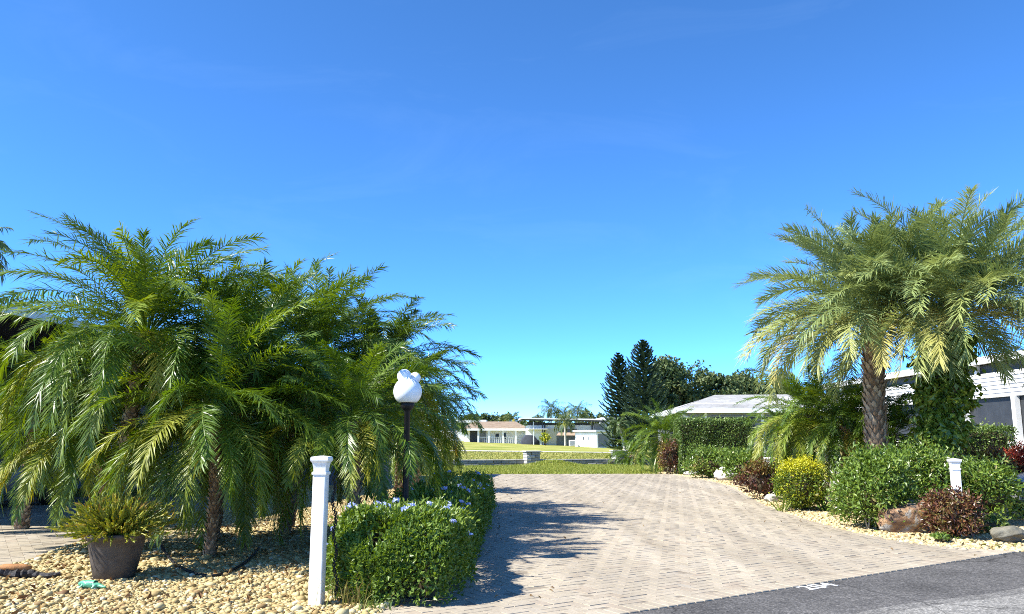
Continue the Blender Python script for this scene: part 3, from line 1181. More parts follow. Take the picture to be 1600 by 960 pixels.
# --- flowering hedge along the drive
def plumbago_hedge():
    rg = np.random.default_rng(5)
    path = smooth_poly([(-1.16, 6.78), (-1.0, 7.35), (-.98, 8.5), (-.98, 10.2), (-.95, 12.5), (-.92, 14.6), (-1.15, 16.6)], 12)
    seg = np.linalg.norm(np.diff(path, axis=0), axis=1)
    s = np.concatenate([[0], np.cumsum(seg)])
    tot = s[-1]
    t = thing('flowering_hedge', 'rounded green hedge with pale blue flower clusters beside the paved drive', 'hedge', (0, 0, 0))

    def surf(q, th, depth=0.0):
        x = np.interp(q, s, path[:, 0])
        y = np.interp(q, s, path[:, 1])
        x2, y2 = np.interp(q + .05, s, path[:, 0]), np.interp(q + .05, s, path[:, 1])
        x1, y1 = np.interp(q - .05, s, path[:, 0]), np.interp(q - .05, s, path[:, 1])
        T = unit(np.stack([x2 - x1, y2 - y1], -1))
        Nn = np.stack([T[:, 1], -T[:, 0]], -1)
        end = np.minimum(np.clip(q / .45, 0, 1), np.clip((tot - q) / .5, 0, 1))
        endf = np.sqrt(np.clip(1 - (1 - end) ** 2, 0, 1))
        hw = (.56 + .05 * np.sin(q * 2.6) + .04 * np.sin(q * 5.3 + 1)) * (.05 + .95 * endf)
        hh = (.64 + .05 * np.sin(q * 1.7 + .6) + .03 * np.sin(q * 4.4)) * (.55 + .45 * endf)
        ct, st = np.cos(th), np.sin(th)
        e = .5
        ox = np.sign(ct) * np.abs(ct) ** e * (hw - depth)
        oz = np.abs(st) ** e * (hh - depth)
        # small rounded lobes
        lob = .035 * np.sin(q * 9 + th * 3) + .025 * np.sin(q * 15 - th * 5)
        ox = ox + lob * ct
        oz = np.maximum(.02, oz + lob * st)
        P = np.stack([x + Nn[:, 0] * ox, y + Nn[:, 1] * ox, oz], -1)
        NN = unit(np.stack([Nn[:, 0] * ct, Nn[:, 1] * ct, np.maximum(st, 0) * 1.0], -1))
        ef = (1 - end)[:, None]
        back = np.where(q < tot / 2, -1, 1)[:, None] * np.concatenate([T, np.zeros((len(q), 1))], 1)
        return P, unit(NN + back * ef * .8)

    n = 60000
    u = rg.uniform(0, 1, n)
    q = np.where(rg.uniform(0, 1, n) < .6, u ** 2.1 * tot * .6, u * tot)
    th = rg.uniform(0, PI, n)
    P, N = surf(q, th)
    P = P - N * np.abs(rg.normal(0, .05, n))[:, None] + N * .02
    mb = MB()
    leaf_cloud(mb, P, N, .046, rg, .52, out=.6, up=.3, rnd=.7)
    # extra shoots on top
    k = 2500
    q = rg.uniform(.1, tot - .1, k)
    P, N = surf(q, rg.uniform(.6, 2.5, k))
    P = P + N * np.abs(rg.normal(0, .05, k))[:, None]
    leaf_cloud(mb, P, N, .05, rg, .45, out=.9, rnd=.5, tint=np.clip(rg.normal(.75, .15, k), 0, 1))
    mb.build('foliage', M['plumbago'], t)
    b = MB()
    qs = np.linspace(.34, tot - .3, 60)
    ths = np.linspace(0, PI, 14)
    V = []
    for a in qs:
        P, N = surf(np.full(14, a), ths, .2)
        P[:, 2] = np.maximum(P[:, 2], .03)
        V.append(P)
    V = np.array(V).reshape(-1, 3)
    i = np.arange(60 * 14).reshape(60, 14)
    F = np.stack([i[:-1, :-1], i[:-1, 1:], i[1:, 1:], i[1:, :-1]], -1).reshape(-1, 4)
    b.add(V, F, .5)
    b.add(V[:14], [tuple(range(14))])
    b.add(V[-14:], [tuple(range(13, -1, -1))])
    b.build('branches', M['twig'], t)
    # flower clusters
    spots = [(.35, 1.9), (.5, 2.3), (.75, 1.75), (.62, 1.2), (.95, 2.2), (1.15, 1.7), (1.4, 2.1), (1.6, 1.5), (1.75, 2.4), (.42, .8), (.7, .45), (1.05, .55), (1.9, 1.2),
             (2.3, 1.6), (2.6, 1.2), (3.4, 1.1), (3.9, .9), (4.4, 1.3), (4.9, 1.0), (5.3, 1.4), (5.9, .9), (6.4, 1.2), (7.0, .8), (7.5, 1.3), (8.2, 1.0), (8.8, 1.2), (.2, 2.7), (.9, 2.7), (.3, 1.5), (.85, 1.4), (1.25, 1.25), (1.5, 1.85), (2.0, 2.0), (2.2, 1.0), (2.9, .95), (3.2, 1.5), (4.1, 1.6), (5.6, 1.1), (6.8, 1.3), (7.9, .9), (.55, 2.6), (1.1, 2.5)]
    spots += [(float(rg.uniform(.15, 3) if k < 26 else rg.uniform(3, tot - .3)), float(rg.uniform(.95, 2.6))) for k in range(46)]
    protos = []
    for v in range(4):
        fm = MB()
        npt = 46
        d = sph(npt, rg)
        d[:, 2] = np.abs(d[:, 2])
        leaf_cloud(fm, d * np.array([.05, .05, .035]) * rg.uniform(.6, 1.1, (npt, 1)), d, .032, rg, .9, out=.2, rnd=.6, tint=np.clip(rg.normal(.6, .25, npt), 0, 1), fold=.05)
        protos.append(fm)
    first = {}
    for i, (a, b2) in enumerate(spots):
        P, N = surf(np.array([a]), np.array([b2]))
        v = i % 4
        if v not in first:
            o = protos[v].build('flower_cluster', M['flower'], t)
            first[v] = o
        else:
            o = first[v].copy()
            col.objects.link(o)
            o.parent = t
        o.location = P[0] + N[0] * .035
        o.scale = (rg.uniform(.4, .85),) * 3
        o.rotation_euler = (rg.normal(0, .3), rg.normal(0, .3), rg.uniform(0, 6))
    return t


plumbago_hedge()


# ---------------------------------------------------------------- white posts
def post(label, loc, h, w, rz, group):
    t = thing('post', label, 'post', (loc[0], loc[1], 0), rz, group)
    mb = MB()
    mb.box((0, 0, (h - .15) / 2 - .03), (w, w, h - .15 + .06), bev=.006)
    mb.build('shaft', M['vinyl'], t)
    mb = MB()
    mb.box((0, 0, h - .143), (w + .016, w + .016, .024), bev=.004)
    mb.build('collar', M['vinyl'], t)
    mb = MB()
    k = w / 2
    lev = [(k * .92, h - .131), (k * .96, h - .10), (k * 1.1, h - .06), (k * 1.32, h - .043), (k * 1.36, h - .036), (k * 1.36, h - .016), (k * 1.25, h - .008), (k * .3, h)]
    V, F = [], []
    for r, z in lev:
        V += [(-r, -r, z), (r, -r, z), (r, r, z), (-r, r, z)]
    for i in range(len(lev) - 1):
        for q in range(4):
            F.append((i * 4 + q, i * 4 + (q + 1) % 4, i * 4 + 4 + (q + 1) % 4, i * 4 + 4 + q))
    F.append((3, 2, 1, 0))
    F.append(tuple(len(lev) * 4 - 4 + q for q in range(4)))
    mb.add(V, F)
    mb.build('cap', M['vinyl'], t)
    return t


PG = 'white vinyl drive posts'
pl = G(494, 948)
post('tall white post with a pyramid cap in the foreground, before the flowering hedge', pl, 1.205, .108, R(-4), PG)
pr = D(1498, 800, 11.4)
post('white post with a flat cap standing behind the dark bronze shrub on the right', (pr[0], pr[1]), 1.07, .11, R(-12), PG)
p3 = D(1203, 730, 19.5)
post('short white post mostly hidden by leaves left of the yellow shrub', (p3[0], p3[1]), .9, .2, R(-12), PG)

# chain hanging behind the left post
mb = MB()
for i in range(46):
    z = 1.02 - i * .0205
    a = (i % 2) * PI / 2 + .4
    n = 12
    th = np.linspace(0, 2 * PI, n, endpoint=False)
    cx, cy = pl[0] + .1 + .012 * math.sin(i * .5) + i * .0012, pl[1] + .02
    V = []
    for tt in th:
        for ph in np.linspace(0, 2 * PI, 6, endpoint=False):
            rr = .0115 + .0045 * math.cos(ph)
            lx, lz = rr * math.cos(tt), (rr + .0065) * math.sin(tt)
            ly = .0045 * math.sin(ph)
            V.append((cx + lx * math.cos(a) - ly * math.sin(a), cy + lx * math.sin(a) + ly * math.cos(a), z + lz))
    F = [(k * 6 + j, k * 6 + (j + 1) % 6, ((k + 1) % n) * 6 + (j + 1) % 6, ((k + 1) % n) * 6 + j) for k in range(n) for j in range(6)]
    mb.add(V, F)
tag(mb.build('chain', M['black'], smooth=True), 'black chain hanging straight down beside the tall white foreground post', 'chain')

# dry weeds at the foot of the post and the hedge
rgw = np.random.default_rng(77)


def tuft(label, base, w, h, n, mat, seed, leafw=.006, cat='plant', name='weed', spread=1.0):
    rg = np.random.default_rng(seed)
    V, F, ti = [], [], []
    P = np.stack([rg.normal(0, w * .22, n), rg.normal(0, w * .22, n)], -1)
    for i in range(n):
        a = rg.uniform(0, 2 * PI)
        H = h * rg.uniform(.4, 1.1)
        out = rg.uniform(.2, .9) * spread * H
        s = np.array([math.cos(a + 1.57), math.sin(a + 1.57), 0]) * leafw
        b0 = np.array([P[i, 0], P[i, 1], -.01])
        m = b0 + np.array([math.cos(a) * out * .35, math.sin(a) * out * .35, H * .65])
        e = b0 + np.array([math.cos(a) * out, math.sin(a) * out, H * rg.uniform(.75, 1)])
        k = len(V)
        V += [b0 - s, b0 + s, m + s * .9, m - s * .9, e]
        F.append(((k, k + 1, k + 2, k + 3), (k + 3, k + 2, k + 4)))
    mb = MB()
    V = np.array(V)
    tt = rg.uniform(0, 1, n)
    mb.add(V, np.array([f[0] for f in F]), tt)
    mb.f.append((np.array([f[1] for f in F]), tt, np.zeros(n, int)))
    o = mb.build(name, mat, loc=(base[0], base[1], 0))
    return tag(o, label, cat)


M['dryweed'] = leafmat('dry_weed', [(0, (.16, .12, .05)), (.5, (.3, .24, .09)), (1, (.2, .24, .05))], .6, .2, .2)
tuft('dry brown weeds growing at the foot of the hedge next to the tall white post', G(560, 945), .5, .3, 170, M['dryweed'], 3, .004)
tuft('low green weeds at the bottom corner of the flowering hedge', G(585, 953), .3, .1, 120, M['iris'], 4, .006)

# ---------------------------------------------------------------- globe lamp
gl = D(637, 612, 8.95)
t = thing('street_lamp', 'black lamp post with a large white globe and two small globes above it', 'lamp', (gl[0], gl[1], 0))
mb = MB()
mb.lathe([(.09, -.02), (.09, .03), (.06, .05), (.05, .12), (.036, .16), (.032, gl[2] - .22), (.05, gl[2] - .2), (.075, gl[2] - .17), (.078, gl[2] - .125), (.07, gl[2] - .12)], n=20)
mb.build('pole', M['black'], t, smooth=True)


def globe(c, r, parent, cutz=None):
    prof = [(.0001, r)] + [(r * math.sin(a), r * math.cos(a)) for a in np.linspace(.08, PI * (.78 if cutz else .95), 22)]
    mb = MB()
    mb.lathe([(a, b) for a, b in prof[::-1]], n=32)
    o = mb.build('globe', M['globe'], parent, smooth=True)
    o.location = c
    return o


globe((0, 0, gl[2]), .158, t, True)
globe((-.05, .06, gl[2] + .175), .08, t)
globe((.06, .15, gl[2] + .16), .066, t)
mb = MB()
mb.tube([(0, .05, gl[2] - .16), (-.02, .17, gl[2] - .12), (-.05, .18, gl[2] + .05), (-.05, .08, gl[2] + .11), (-.05, .06, gl[2] + .125)], .012, 8)
mb.build('bracket', M['black'], t)
mb = MB()
mb.tube([(0, .05, gl[2] - .16), (.04, .18, gl[2] - .12), (.06, .19, gl[2] + .05), (.06, .155, gl[2] + .11)], .012, 8)
mb.build('bracket', M['black'], t)

# ---------------------------------------------------------------- grey pot with spiky plant
pp = G(178, 905)
t = thing('plant_pot', 'grey tapered pot standing on the pebbles in the left foreground', 'plant pot', (pp[0], pp[1], 0))
mb = MB()
mb.lathe([(.165, .0), (.185, .02), (.215, .15), (.245, .3), (.262, .385), (.278, .39), (.28, .43), (.27, .44), (.25, .435), (.245, .40), (.01, .395)], n=40)
mb.build('body', M['pot'], t, smooth=True)
mb = MB()
mb.lathe([(.243, .402), (.12, .425), (.005, .43)], n=24)
mb.build('soil', M['soil'], t)


def succulent(base, z):
    rg = np.random.default_rng(31)
    t = thing('potted_plant', 'spiky yellow green succulent spilling over the grey pot', 'plant', (base[0], base[1], z))
    mb = MB()
    stems = MB()
    for i in range(330):
        a = rg.uniform(0, 2 * PI)
        u = rg.uniform(0, 1)
        el = R(85) * (1 - u ** .8) + R(2) + rg.normal(0, .15)
        L = rg.uniform(.2, .5) * (1.05 if u > .5 else .9)
        L = min(L, .5)
        d = np.array([math.cos(a) * math.cos(el), math.sin(a) * math.cos(el), math.sin(el)])
        p0 = np.array([math.cos(a) * rg.uniform(0, .17), math.sin(a) * rg.uniform(0, .17), .0])
        pm = p0 + d * L * .5 + [0, 0, .02]
        p1 = p0 + d * L + [0, 0, .05 * rg.uniform(-1.6, 1)]
        k = float(np.clip(rg.normal(.5, .22), 0, 1))
        mb.tube([p0, pm, p1], [.008, .009, .003], 4, k, caps=False)
        nn = rg.integers(7, 13)
        q = rg.uniform(.3, 1.0, nn)[:, None]
        P = p0 + (p1 - p0) * q + [0, 0, .01]
        leaf_cloud(mb, P, np.tile(d, (nn, 1)), .075, rg, .3, out=1.0, up=.35, rnd=.42, tint=np.clip(rg.normal(.5, .25, nn), 0, 1))
    mb.build('foliage', M['spike'], t)
    return t


succulent(pp, .43)

# hose curve beside the pot
mb = MB()
hp = smooth_poly([G(243, 862) + (.16,), G(265, 880) + (.05,), G(290, 896) + (.035,), G(322, 905) + (.035,), (G(352, 901)) + (.035,), G(384, 884) + (.04,), G(405, 860) + (.03,)], 8)
mb.tube(hp, .014, 8)
tag(mb.build('hose', M['rubber'], smooth=True), 'black hose curving over the pebbles right of the grey pot', 'hose')

# lizard ornament
bm = bmesh.new()
lv = [(-.13, 0, .035), (-.09, 0, .04), (-.055, 0, .036), (0, .004, .04), (.05, .008, .036), (.09, .0, .026), (.14, -.01, .02), (.17, -.012, .018)]
lr = [.022, .036, .028, .046, .042, .026, .015, .007]
vs = [bm.verts.new(v) for v in lv]
for a, b in zip(vs[:-1], vs[1:]):
    bm.edges.new((a, b))
rads = list(lr)
for k, sx in ((2, -1), (4, 1)):
    for sy in (-1, 1):
        a = bm.verts.new((lv[k][0] + sx * .015, sy * .042, .022))
        b = bm.verts.new((lv[k][0] + sx * .01 - .012, sy * .055, .006))
        bm.edges.new((vs[k], a))
        bm.edges.new((a, b))
        rads += [.010, .008]
me = bpy.data.meshes.new('lizard_ornament')
bm.to_mesh(me)
bm.free()
lo = bpy.data.objects.new('lizard_ornament', me)
col.objects.link(lo)
md = lo.modifiers.new('Skin', 'SKIN')
for v, r in zip(me.skin_vertices[0].data, rads):
    v.radius = (r, r * .8)
me.skin_vertices[0].data[3].use_root = True
lo.modifiers.new('Sub', 'SUBSURF').render_levels = 2
lo.modifiers['Sub'].levels = 2
me.materials.append(M['lizard'])
q = G(141, 923)
lo.location = (q[0], q[1], .02)
lo.rotation_euler = (0, 0, R(-12))
lo.scale = (.98,) * 3
tag(lo, 'small green lizard garden ornament lying on the pebbles before the grey pot', 'ornament')

# driftwood piece
rgd = np.random.default_rng(9)
q = G(34, 906)
t = thing('driftwood', 'charred black log piece with an orange brown patch on the pebbles at the left edge', 'log', (q[0], q[1], .028), R(8))
mb = MB()
K = 16
for (x0, x1, y0, r0, zz) in ((-.34, .12, 0, .06, .03), (-.1, .36, -.03, .035, .02), (-.3, -.02, .06, .05, .03)):
    P = np.stack([np.linspace(x0, x1, K), y0 + .02 * np.sin(np.linspace(0, 5, K)) + rgd.normal(0, .006, K), zz + .012 * np.sin(np.linspace(0, 7, K))], -1)
    mb.tube(P, r0 * (.35 + .65 * np.sin(np.linspace(.25, 2.9, K))) * (1 + rgd.normal(0, .12, K)), 9)
mb.build('log', plain('charred_wood', (.022, .018, .018), .6, .5, 18, .4, .012, 30), t)
mb = MB()
V = ico2_v * np.array([.17, .06, .035]) * (1 + rgd.normal(0, .09, (len(ico2_v), 1))) + np.array([-.1, .02, .085])
mb.add(V, ico2_f)
mb.build('bark', plain('orange_bark', (.42, .2, .08), .8, .4, 14, .2, .01, 40), t, smooth=True)


# ---------------------------------------------------------------- rocks
def rock(label, base, s, mat, seed, rz=0.0, flat=1.0, group=None):
    rg = np.random.default_rng(seed)
    bm = bmesh.new()
    bmesh.ops.create_icosphere(bm, subdivisions=4, radius=1)
    d = np.array([v.co[:] for v in bm.verts])
    F = np.array([[v.index for v in f.verts] for f in bm.faces])
    bm.free()
    r = np.ones(len(d))
    for _ in range(9):                     # facet cuts
        n = unit(rg.normal(0, 1, 3))
        k = rg.uniform(.62, .9)
        dt = d @ n
        r = np.where(dt * r > k, k / np.maximum(dt, .1), r)
    for f, a in ((3, .05), (7, .03), (14, .018)):
        q = rg.normal(0, f, (3, 3))
        r += a * np.sin(d @ q[0] + 1) * np.sin(d @ q[1] + 2) + a * .5 * np.sin(d @ q[2])
    from mathutils import noise as mn
    off = Vector(rg.uniform(0, 50, 3))
    r += np.array([.16 * (mn.turbulence(Vector(p) * 1.6 + off, 5, True) - .5) for p in d])
    V = d * r[:, None] * np.array(s) / 2
    V[:, 2] += s[2] * .40
    V[:, 2] = np.maximum(V[:, 2], -.03)
    mb = MB()
    mb.add(V, F)
    o = mb.build('rock', mat, loc=(base[0], base[1], 0))
    for p in o.data.polygons:
        p.use_smooth = True
    o.rotation_euler = (0, 0, rz)
    return tag(o, label, 'rock', group)


RK = 'rocks edging the right bed'
rb = G(1424, 832)
rock('large rust brown and grey boulder lying before the big green shrub', (rb[0] + .0, rb[1] - .02), (1.12, .6, .54), M['rock_brown'], 41, R(10), group=RK)
q = G(1138, 752)
rock('pale blocky rock in front of the green shrubs under the tall hedge', (q[0], q[1] + .25), (.78, .6, .5), M['rock_white'], 42, .2, group=RK)
q = G(1066, 741)
rock('round whitish rock between the two reddish shrubs', (q[0], q[1] + .3), (.72, .6, .58), M['rock_white'], 43, .8, group=RK)
q = G(1080, 744)
rock('flat low whitish stone right of the round whitish rock', (q[0], q[1] + .2), (.6, .5, .22), M['rock_white'], 44, .1, group=RK)
q = G(1588, 852)
rock('rounded mossy grey rock at the right edge before the dark car', (q[0] + .03, q[1] + .2), (.5, .4, .25), M['rock_grey'], 45, .2, group=RK)
q = G(1208, 786)
rock('small pale rock left of the strap leaf plants', (q[0], q[1] + .1), (.3, .25, .2), M['rock_white'], 46, .2, group=RK)
q = G(1352, 826)

P = scatter(bed_left_c, 16)
P = P[(P[:, 1] < 13) & (P[:, 1] > 5)]
litter(P, .035, .07, 'fallen_leaves', 'brown fallen leaves scattered over the pebbles of the left bed', [(0, (.10, .05, .025)), (.5, (.24, .13, .05)), (1, (.36, .25, .1))])
P = scatter(drive_poly, 1.6)
P = P[(dist_to_line(P, drive_left) < 1.2) | (dist_to_line(P, drive_right) < 1.0) | (rng.uniform(0, 1, len(P)) < .12)]
litter(P, .018, .05, 'fallen_leaves', 'small brown fallen leaves lying on the paved drive', [(0, (.09, .05, .025)), (.5, (.2, .12, .05)), (1, (.3, .22, .1))])
P = scatter(cut_poly(bed_right), 14)
P = P[(P[:, 1] < 26) & (dist_to_line(P, right_edge) < 1.3)]
litter(P, .03, .07, 'fallen_leaves', 'brown and green fallen leaves along the right bed edge', [(0, (.10, .06, .025)), (.5, (.2, .16, .05)), (1, (.2, .26, .06))])

# ---------------------------------------------------------------- right bed shrubs
SG = 'shrubs of the right bed'


def at(px, py):
    return G(px, py)


def mk(label, px, py, wpx, toppy, mat, n, leaf, seed, depth=None, **k):
    b = G(px, py)
    Y = b[1]
    w = wpx * Y / FPX
    dp = depth or w * .85
    h = D(px, toppy, Y + dp * .3)[2]
    return shrub(label, (b[0] * (Y + dp * .33) / Y, Y + dp * .33), w, dp, h, mat, n, leaf, seed, group=SG, **k)


mk('reddish brown upright shrub at the corner of the grass strip', 1050, 742, 36, 690, M['croton'], 1500, .1, 51, depth=.7, aspect=.35)
mk('smaller reddish shrub just right of the round whitish rock', 1086, 741, 28, 708, M['croton'], 900, .09, 52, depth=.6, aspect=.35)
mk('green leafy shrub behind the pale blocky rock', 1112, 749, 82, 702, M['shrub'], 3600, .1, 53, depth=1.2)
mk('green leafy shrub right of the pale blocky rock', 1168, 757, 80, 706, M['shrub'], 3600, .095, 54, depth=1.2)


def red_top(P, N, tint, rg):
    return np.clip(tint * .6 + .55 * (P[:, 2] > .55) * rg.uniform(.4, 1, len(P)), 0, 1)


mk('dark maroon shrub with bright red upper leaves left of the yellow shrub', 1193, 783, 66, 722, M['croton'], 1900, .085, 55, depth=.7, aspect=.38, tintfn=red_top)
mk('green shrub between the maroon shrub and the yellow shrub', 1222, 776, 50, 712, M['shrub'], 1600, .075, 57, depth=.7)


def yellow_top(P, N, tint, rg):
    zt = P[:, 2] / P[:, 2].max()
    return np.clip(np.where(zt > .72 + rg.normal(0, .07, len(P)), .62 + .38 * tint, tint * .75), 0, 1)


mk('rounded shrub with a bright yellow top and green base', 1254, 801, 84, 718, M['duranta'], 8500, .042, 56, depth=1.0, clumpy=.03, amp=.03, tintfn=yellow_top, aspect=.55)
mk('big glossy green shrub left half, above the small bare stems', 1368, 832, 120, 716, M['shrub'], 9500, .07, 58, depth=1.3, amp=.14, aspect=.42)
mk('big glossy green shrub behind the rust brown boulder', 1440, 822, 130, 704, M['shrub'], 9500, .07, 59, depth=1.4, amp=.14, aspect=.42)
mk('glossy green shrub right of the white post before the dark car', 1540, 822, 92, 722, M['shrub'], 5500, .075, 60, depth=1.0, aspect=.42)
mk('dark bronze and orange shrub at the foot of the right white post', 1490, 845, 76, 772, M['croton'], 4200, .058, 61, depth=.75, aspect=.45, amp=.1)
mk('small bright green plant left of the mossy grey rock', 1549, 838, 52, 808, M['iris'], 900, .07, 62, depth=.4, aspect=.4)
c_ = D(1594, 720, 17.6)
shrub('red leaved shrub at the right edge in front of the white sided house', (c_[0], 17.6), 1.0, .9, D(1594, 704, 17.6)[2], M['croton_red'], 2800, .085, 63, group=SG, aspect=.35)
c_ = D(1558, 720, 16.9)
shrub('orange and green shrub before the clipped hedge under the dark windows', (c_[0], 16.9), .75, .7, D(1558, 711, 16.9)[2], M['croton'], 2000, .08, 64, group=SG, aspect=.4,
      tintfn=lambda P, N, t, rg: np.where(rg.uniform(0, 1, len(t)) < .6, 1.0, t))
mk('low creeping green plant in front of the bronze shrub', 1474, 850, 40, 836, M['shrub'], 350, .05, 65, depth=.3, stems=2)

# strap-leaf plants
def strap(label, base, n, L, w, seed):
    rg = np.random.default_rng(seed)
    mb = MB()
    for i in range(n):
        a = rg.uniform(0, 2 * PI)
        el = rg.uniform(.5, 1.35)
        l = L * rg.uniform(.6, 1.1)
        K = 7
        tq = np.linspace(0, 1, K)
        e = el - 1.1 * tq ** 2 * rg.uniform(.2, 1)
        p = np.cumsum(np.stack([np.cos(e) * math.cos(a), np.cos(e) * math.sin(a), np.sin(e)], -1) * l / K, axis=0) + np.array([rg.normal(0, .05), rg.normal(0, .05), -.02])
        s = np.array([-math.sin(a), math.cos(a), 0])
        ww = w * (1 - tq ** 2.2) * .5 + .001
        V = np.concatenate([p - s * ww[:, None], p + s * ww[:, None]])
        F = np.array([(k, k + K, k + K + 1, k + 1) for k in range(K - 1)])
        mb.add(V, F, float(np.clip(rg.normal(.5, .25), 0, 1)))
    o = mb.build('strap_leaf_plant', M['iris'], loc=(base[0], base[1], 0))
    return tag(o, label, 'plant', 'strap leaf plants along the right bed edge')


strap('wide clump of strap leaves below the yellow shrub', G(1243, 796), 46, .6, .04, 71)
strap('tall strap leaves right of the yellow shrub base', G(1290, 800), 22, .55, .045, 72)
strap('small upright strap leaf clump near the big green shrub', G(1306, 806), 20, .34, .035, 73)
strap('small strap leaf clump at the left foot of the yellow shrub', G(1222, 800), 22, .42, .03, 74)
strap('thin strap leaves at the corner of the grass strip beside the reddish shrub', G(1024, 741), 26, .8, .05, 75)
# bare pale stems
rgb = np.random.default_rng(80)
mb = MB()
for i in range(9):
    a = rgb.uniform(-.5, .5)
    mb.tube([(0, 0, 0), (math.sin(a) * .15, rgb.normal(0, .03), .16), (math.sin(a) * .42, rgb.normal(0, .07), .36)], [.009, .007, .004], 6)
q = G(1357, 829)
tag(mb.build('bare_stem', plain('pale_stem', (.45, .4, .3), .8, .2, 9, .2), loc=(q[0], q[1], 0)), 'bare pale branching stems at the front of the big green shrub', 'stems')

# ---------------------------------------------------------------- clipped hedges
b0, b1 = D(1063, 700, 30.5), D(1186, 700, 29.5)
hh = D(1100, 657, 30)[2]
clipped_hedge('tall clipped green hedge in front of the grey roofed house', ((b0[0] + b1[0]) / 2, 31.0), b1[0] - b0[0], 1.6, hh, M['ficus'], 26000, .085, 91, R(-3), group='clipped hedges')
b0, b1 = D(1478, 700, 18), D(1592, 700, 18)
hh = D(1500, 669, 18)[2]
clipped_hedge('clipped green hedge under the dark windows of the white sided house', ((b0[0] + b1[0]) / 2, 18.6), b1[0] - b0[0], 1.2, hh, M['ficus'], 14000, .06, 92, 0, group='clipped hedges')

# ---------------------------------------------------------------- right palms
DP = 'date palms of the right bed'
YA, YB = 14.9, 14.2
cA = D(1364, 494, YA)
palm('left date palm of the right bed with a bare rough brown trunk', (cA[0] - .1, YA, 0), cA, 2.6, 112, 101, 'date', 6, .17, DP, elev_low=-.05, old_az=[3.2, 3.5, 3.9, 4.3, 4.7, 2.9, 5.0, 3.7, 2.5], bow=.05)
cB = D(1488, 488, YB)
palm('right date palm whose trunk is covered by a leafy climbing vine', (cB[0] - .6, YB, 0), cB, 2.66, 112, 102, 'date', 6, .17, DP, elev_low=-.05, old_az=[4.2, 4.6, 5.0, 5.4, 3.9, 5.8, 4.4, 6.0, 3.5], bow=.05)


def vine():
    rg = np.random.default_rng(104)
    n = 7200
    z0, z1 = D(1450, 702, YB)[2], D(1460, 522, YB)[2]
    u = rg.uniform(0, 1, n)
    z = z0 + (z1 - z0) * u
    f = np.array(u)
    r = .22 + .09 * np.sin(PI * np.clip(u * .8 + .1, 0, 1)) ** .8 + .05 * np.sin(u * 17) + rg.normal(0, .05, n)
    a = rg.uniform(0, 2 * PI, n)
    r *= 1 + .2 * np.sin(a * 3 + u * 9) + .16 * np.sin(a * 5 - u * 23) + .12 * np.sin(u * 41 + a)
    spr = rg.uniform(0, 1, n) < .06
    r = np.where(spr, r + np.abs(rg.normal(0, .16, n)), r)
    cx = cB[0] - .6 + (.52) * (z / cB[2]) - .0
    P = np.stack([cx + np.cos(a) * r, YB + np.sin(a) * r, z], -1)
    N = np.stack([np.cos(a), np.sin(a), .1 + 0 * a], -1)
    mb = MB()
    leaf_cloud(mb, P, N, .12, rg, .6, out=.35, up=-.55, rnd=.6)
    t = thing('climbing_vine', 'leafy climbing vine wrapped round the right date palm trunk', 'vine', (0, 0, 0))
    mb.build('foliage', M['vine'], t)
    mb = MB()
    for i in range(7):
        a0 = rg.uniform(0, 6.28)
        zz = np.linspace(-.02, z1, 24)
        aa = a0 + zz * rg.normal(0, .8)
        rr = .225 + .02 * np.sin(zz * 5)
        xx = cB[0] - .6 + .52 * zz / cB[2]
        mb.tube(np.stack([xx + np.cos(aa) * rr, YB + np.sin(aa) * rr, zz], -1), .012, 5)
    mb.build('stem', M['twig'], t)


vine()
PR = 'pygmy date palms under the tall palms'


def rp(label, cpx, Y, L, nf, seed, old=4, **k):
    c = D(cpx[0], cpx[1], Y)
    return palm(label, (c[0], Y + .05, 0), c, L, nf, seed, old=old, group=PR, **k)


rp('bushy pygmy palm left of the tall palm trunks above the yellow shrub', (1268, 652), 17.6, 1.65, 76, 111, 5, elev_low=-.5, old_az=[4.6, 4.2, 5, 3.6, 3.3])
rp('pygmy palm just left of the bare palm trunk', (1322, 668), 16.6, 1.5, 70, 112, 4, elev_low=-.5)
rp('small shaded pygmy palm between the two tall trunks', (1392, 682), 16.2, 1.2, 56, 113, 3, elev_low=-.5)
rp('pygmy palm with orange fronds against the tall clipped hedge', (1228, 684), 20.0, 1.15, 56, 114, 5, elev_low=-.6, old_az=[3.6, 4.2, 4.8, 3.2, 5.3])
rp('soft feathery palm at the far corner of the grass strip', (1038, 684), 33.5, 2.0, 84, 115, 3, elev_low=-.5, thin=.8)
rp('small palm between the feathery palm and the tall clipped hedge', (1074, 680), 33.5, 1.2, 50, 116, 1, elev_low=-.5, thin=.7)

# cycad
q = D(988, 722, 41.5)
palm('dark stiff leaved cycad beside the right stone pillar', (q[0], q[1], 0), (q[0], q[1], .45), 1.35, 50, 120, 'pygmy', 2, .14, None, 'cycad', elev_low=-.35, thin=.7, cat='cycad')

# ---------------------------------------------------------------- low wall and pillars
WR = R(14)
wa = np.array(D(700, 720, 40.2)[:2])
wdir = np.array([math.cos(WR), math.sin(WR)])
tw = thing('low_wall', 'long low grey stone block wall behind the grass strip', 'wall', (wa[0], wa[1], 0), WR)
mb = MB()
rgk = np.random.default_rng(130)
Lw = 11.3
for row in range(2):
    x = -7.0 - (row % 2) * .2
    while x < Lw:
        w = rgk.uniform(.36, .46)
        mb.box((x + w / 2, rgk.normal(0, .012), -.06 + .15 * row + .075), (w - .012, .3, .142), rgk.normal(0, .02), float(rgk.uniform(0, .5)), bev=.02)
        x += w
mb.build('block_courses', M['blocks'], tw)
mb = MB()
x = -7
while x < Lw:
    w = rgk.uniform(.5, .6)
    mb.box((x + w / 2, 0, .267), (w - .01, .34, .05), rgk.normal(0, .01), float(rgk.uniform(.3, 1)), bev=.012)
    x += w
mb.build('cap_course', M['blocks'], tw)


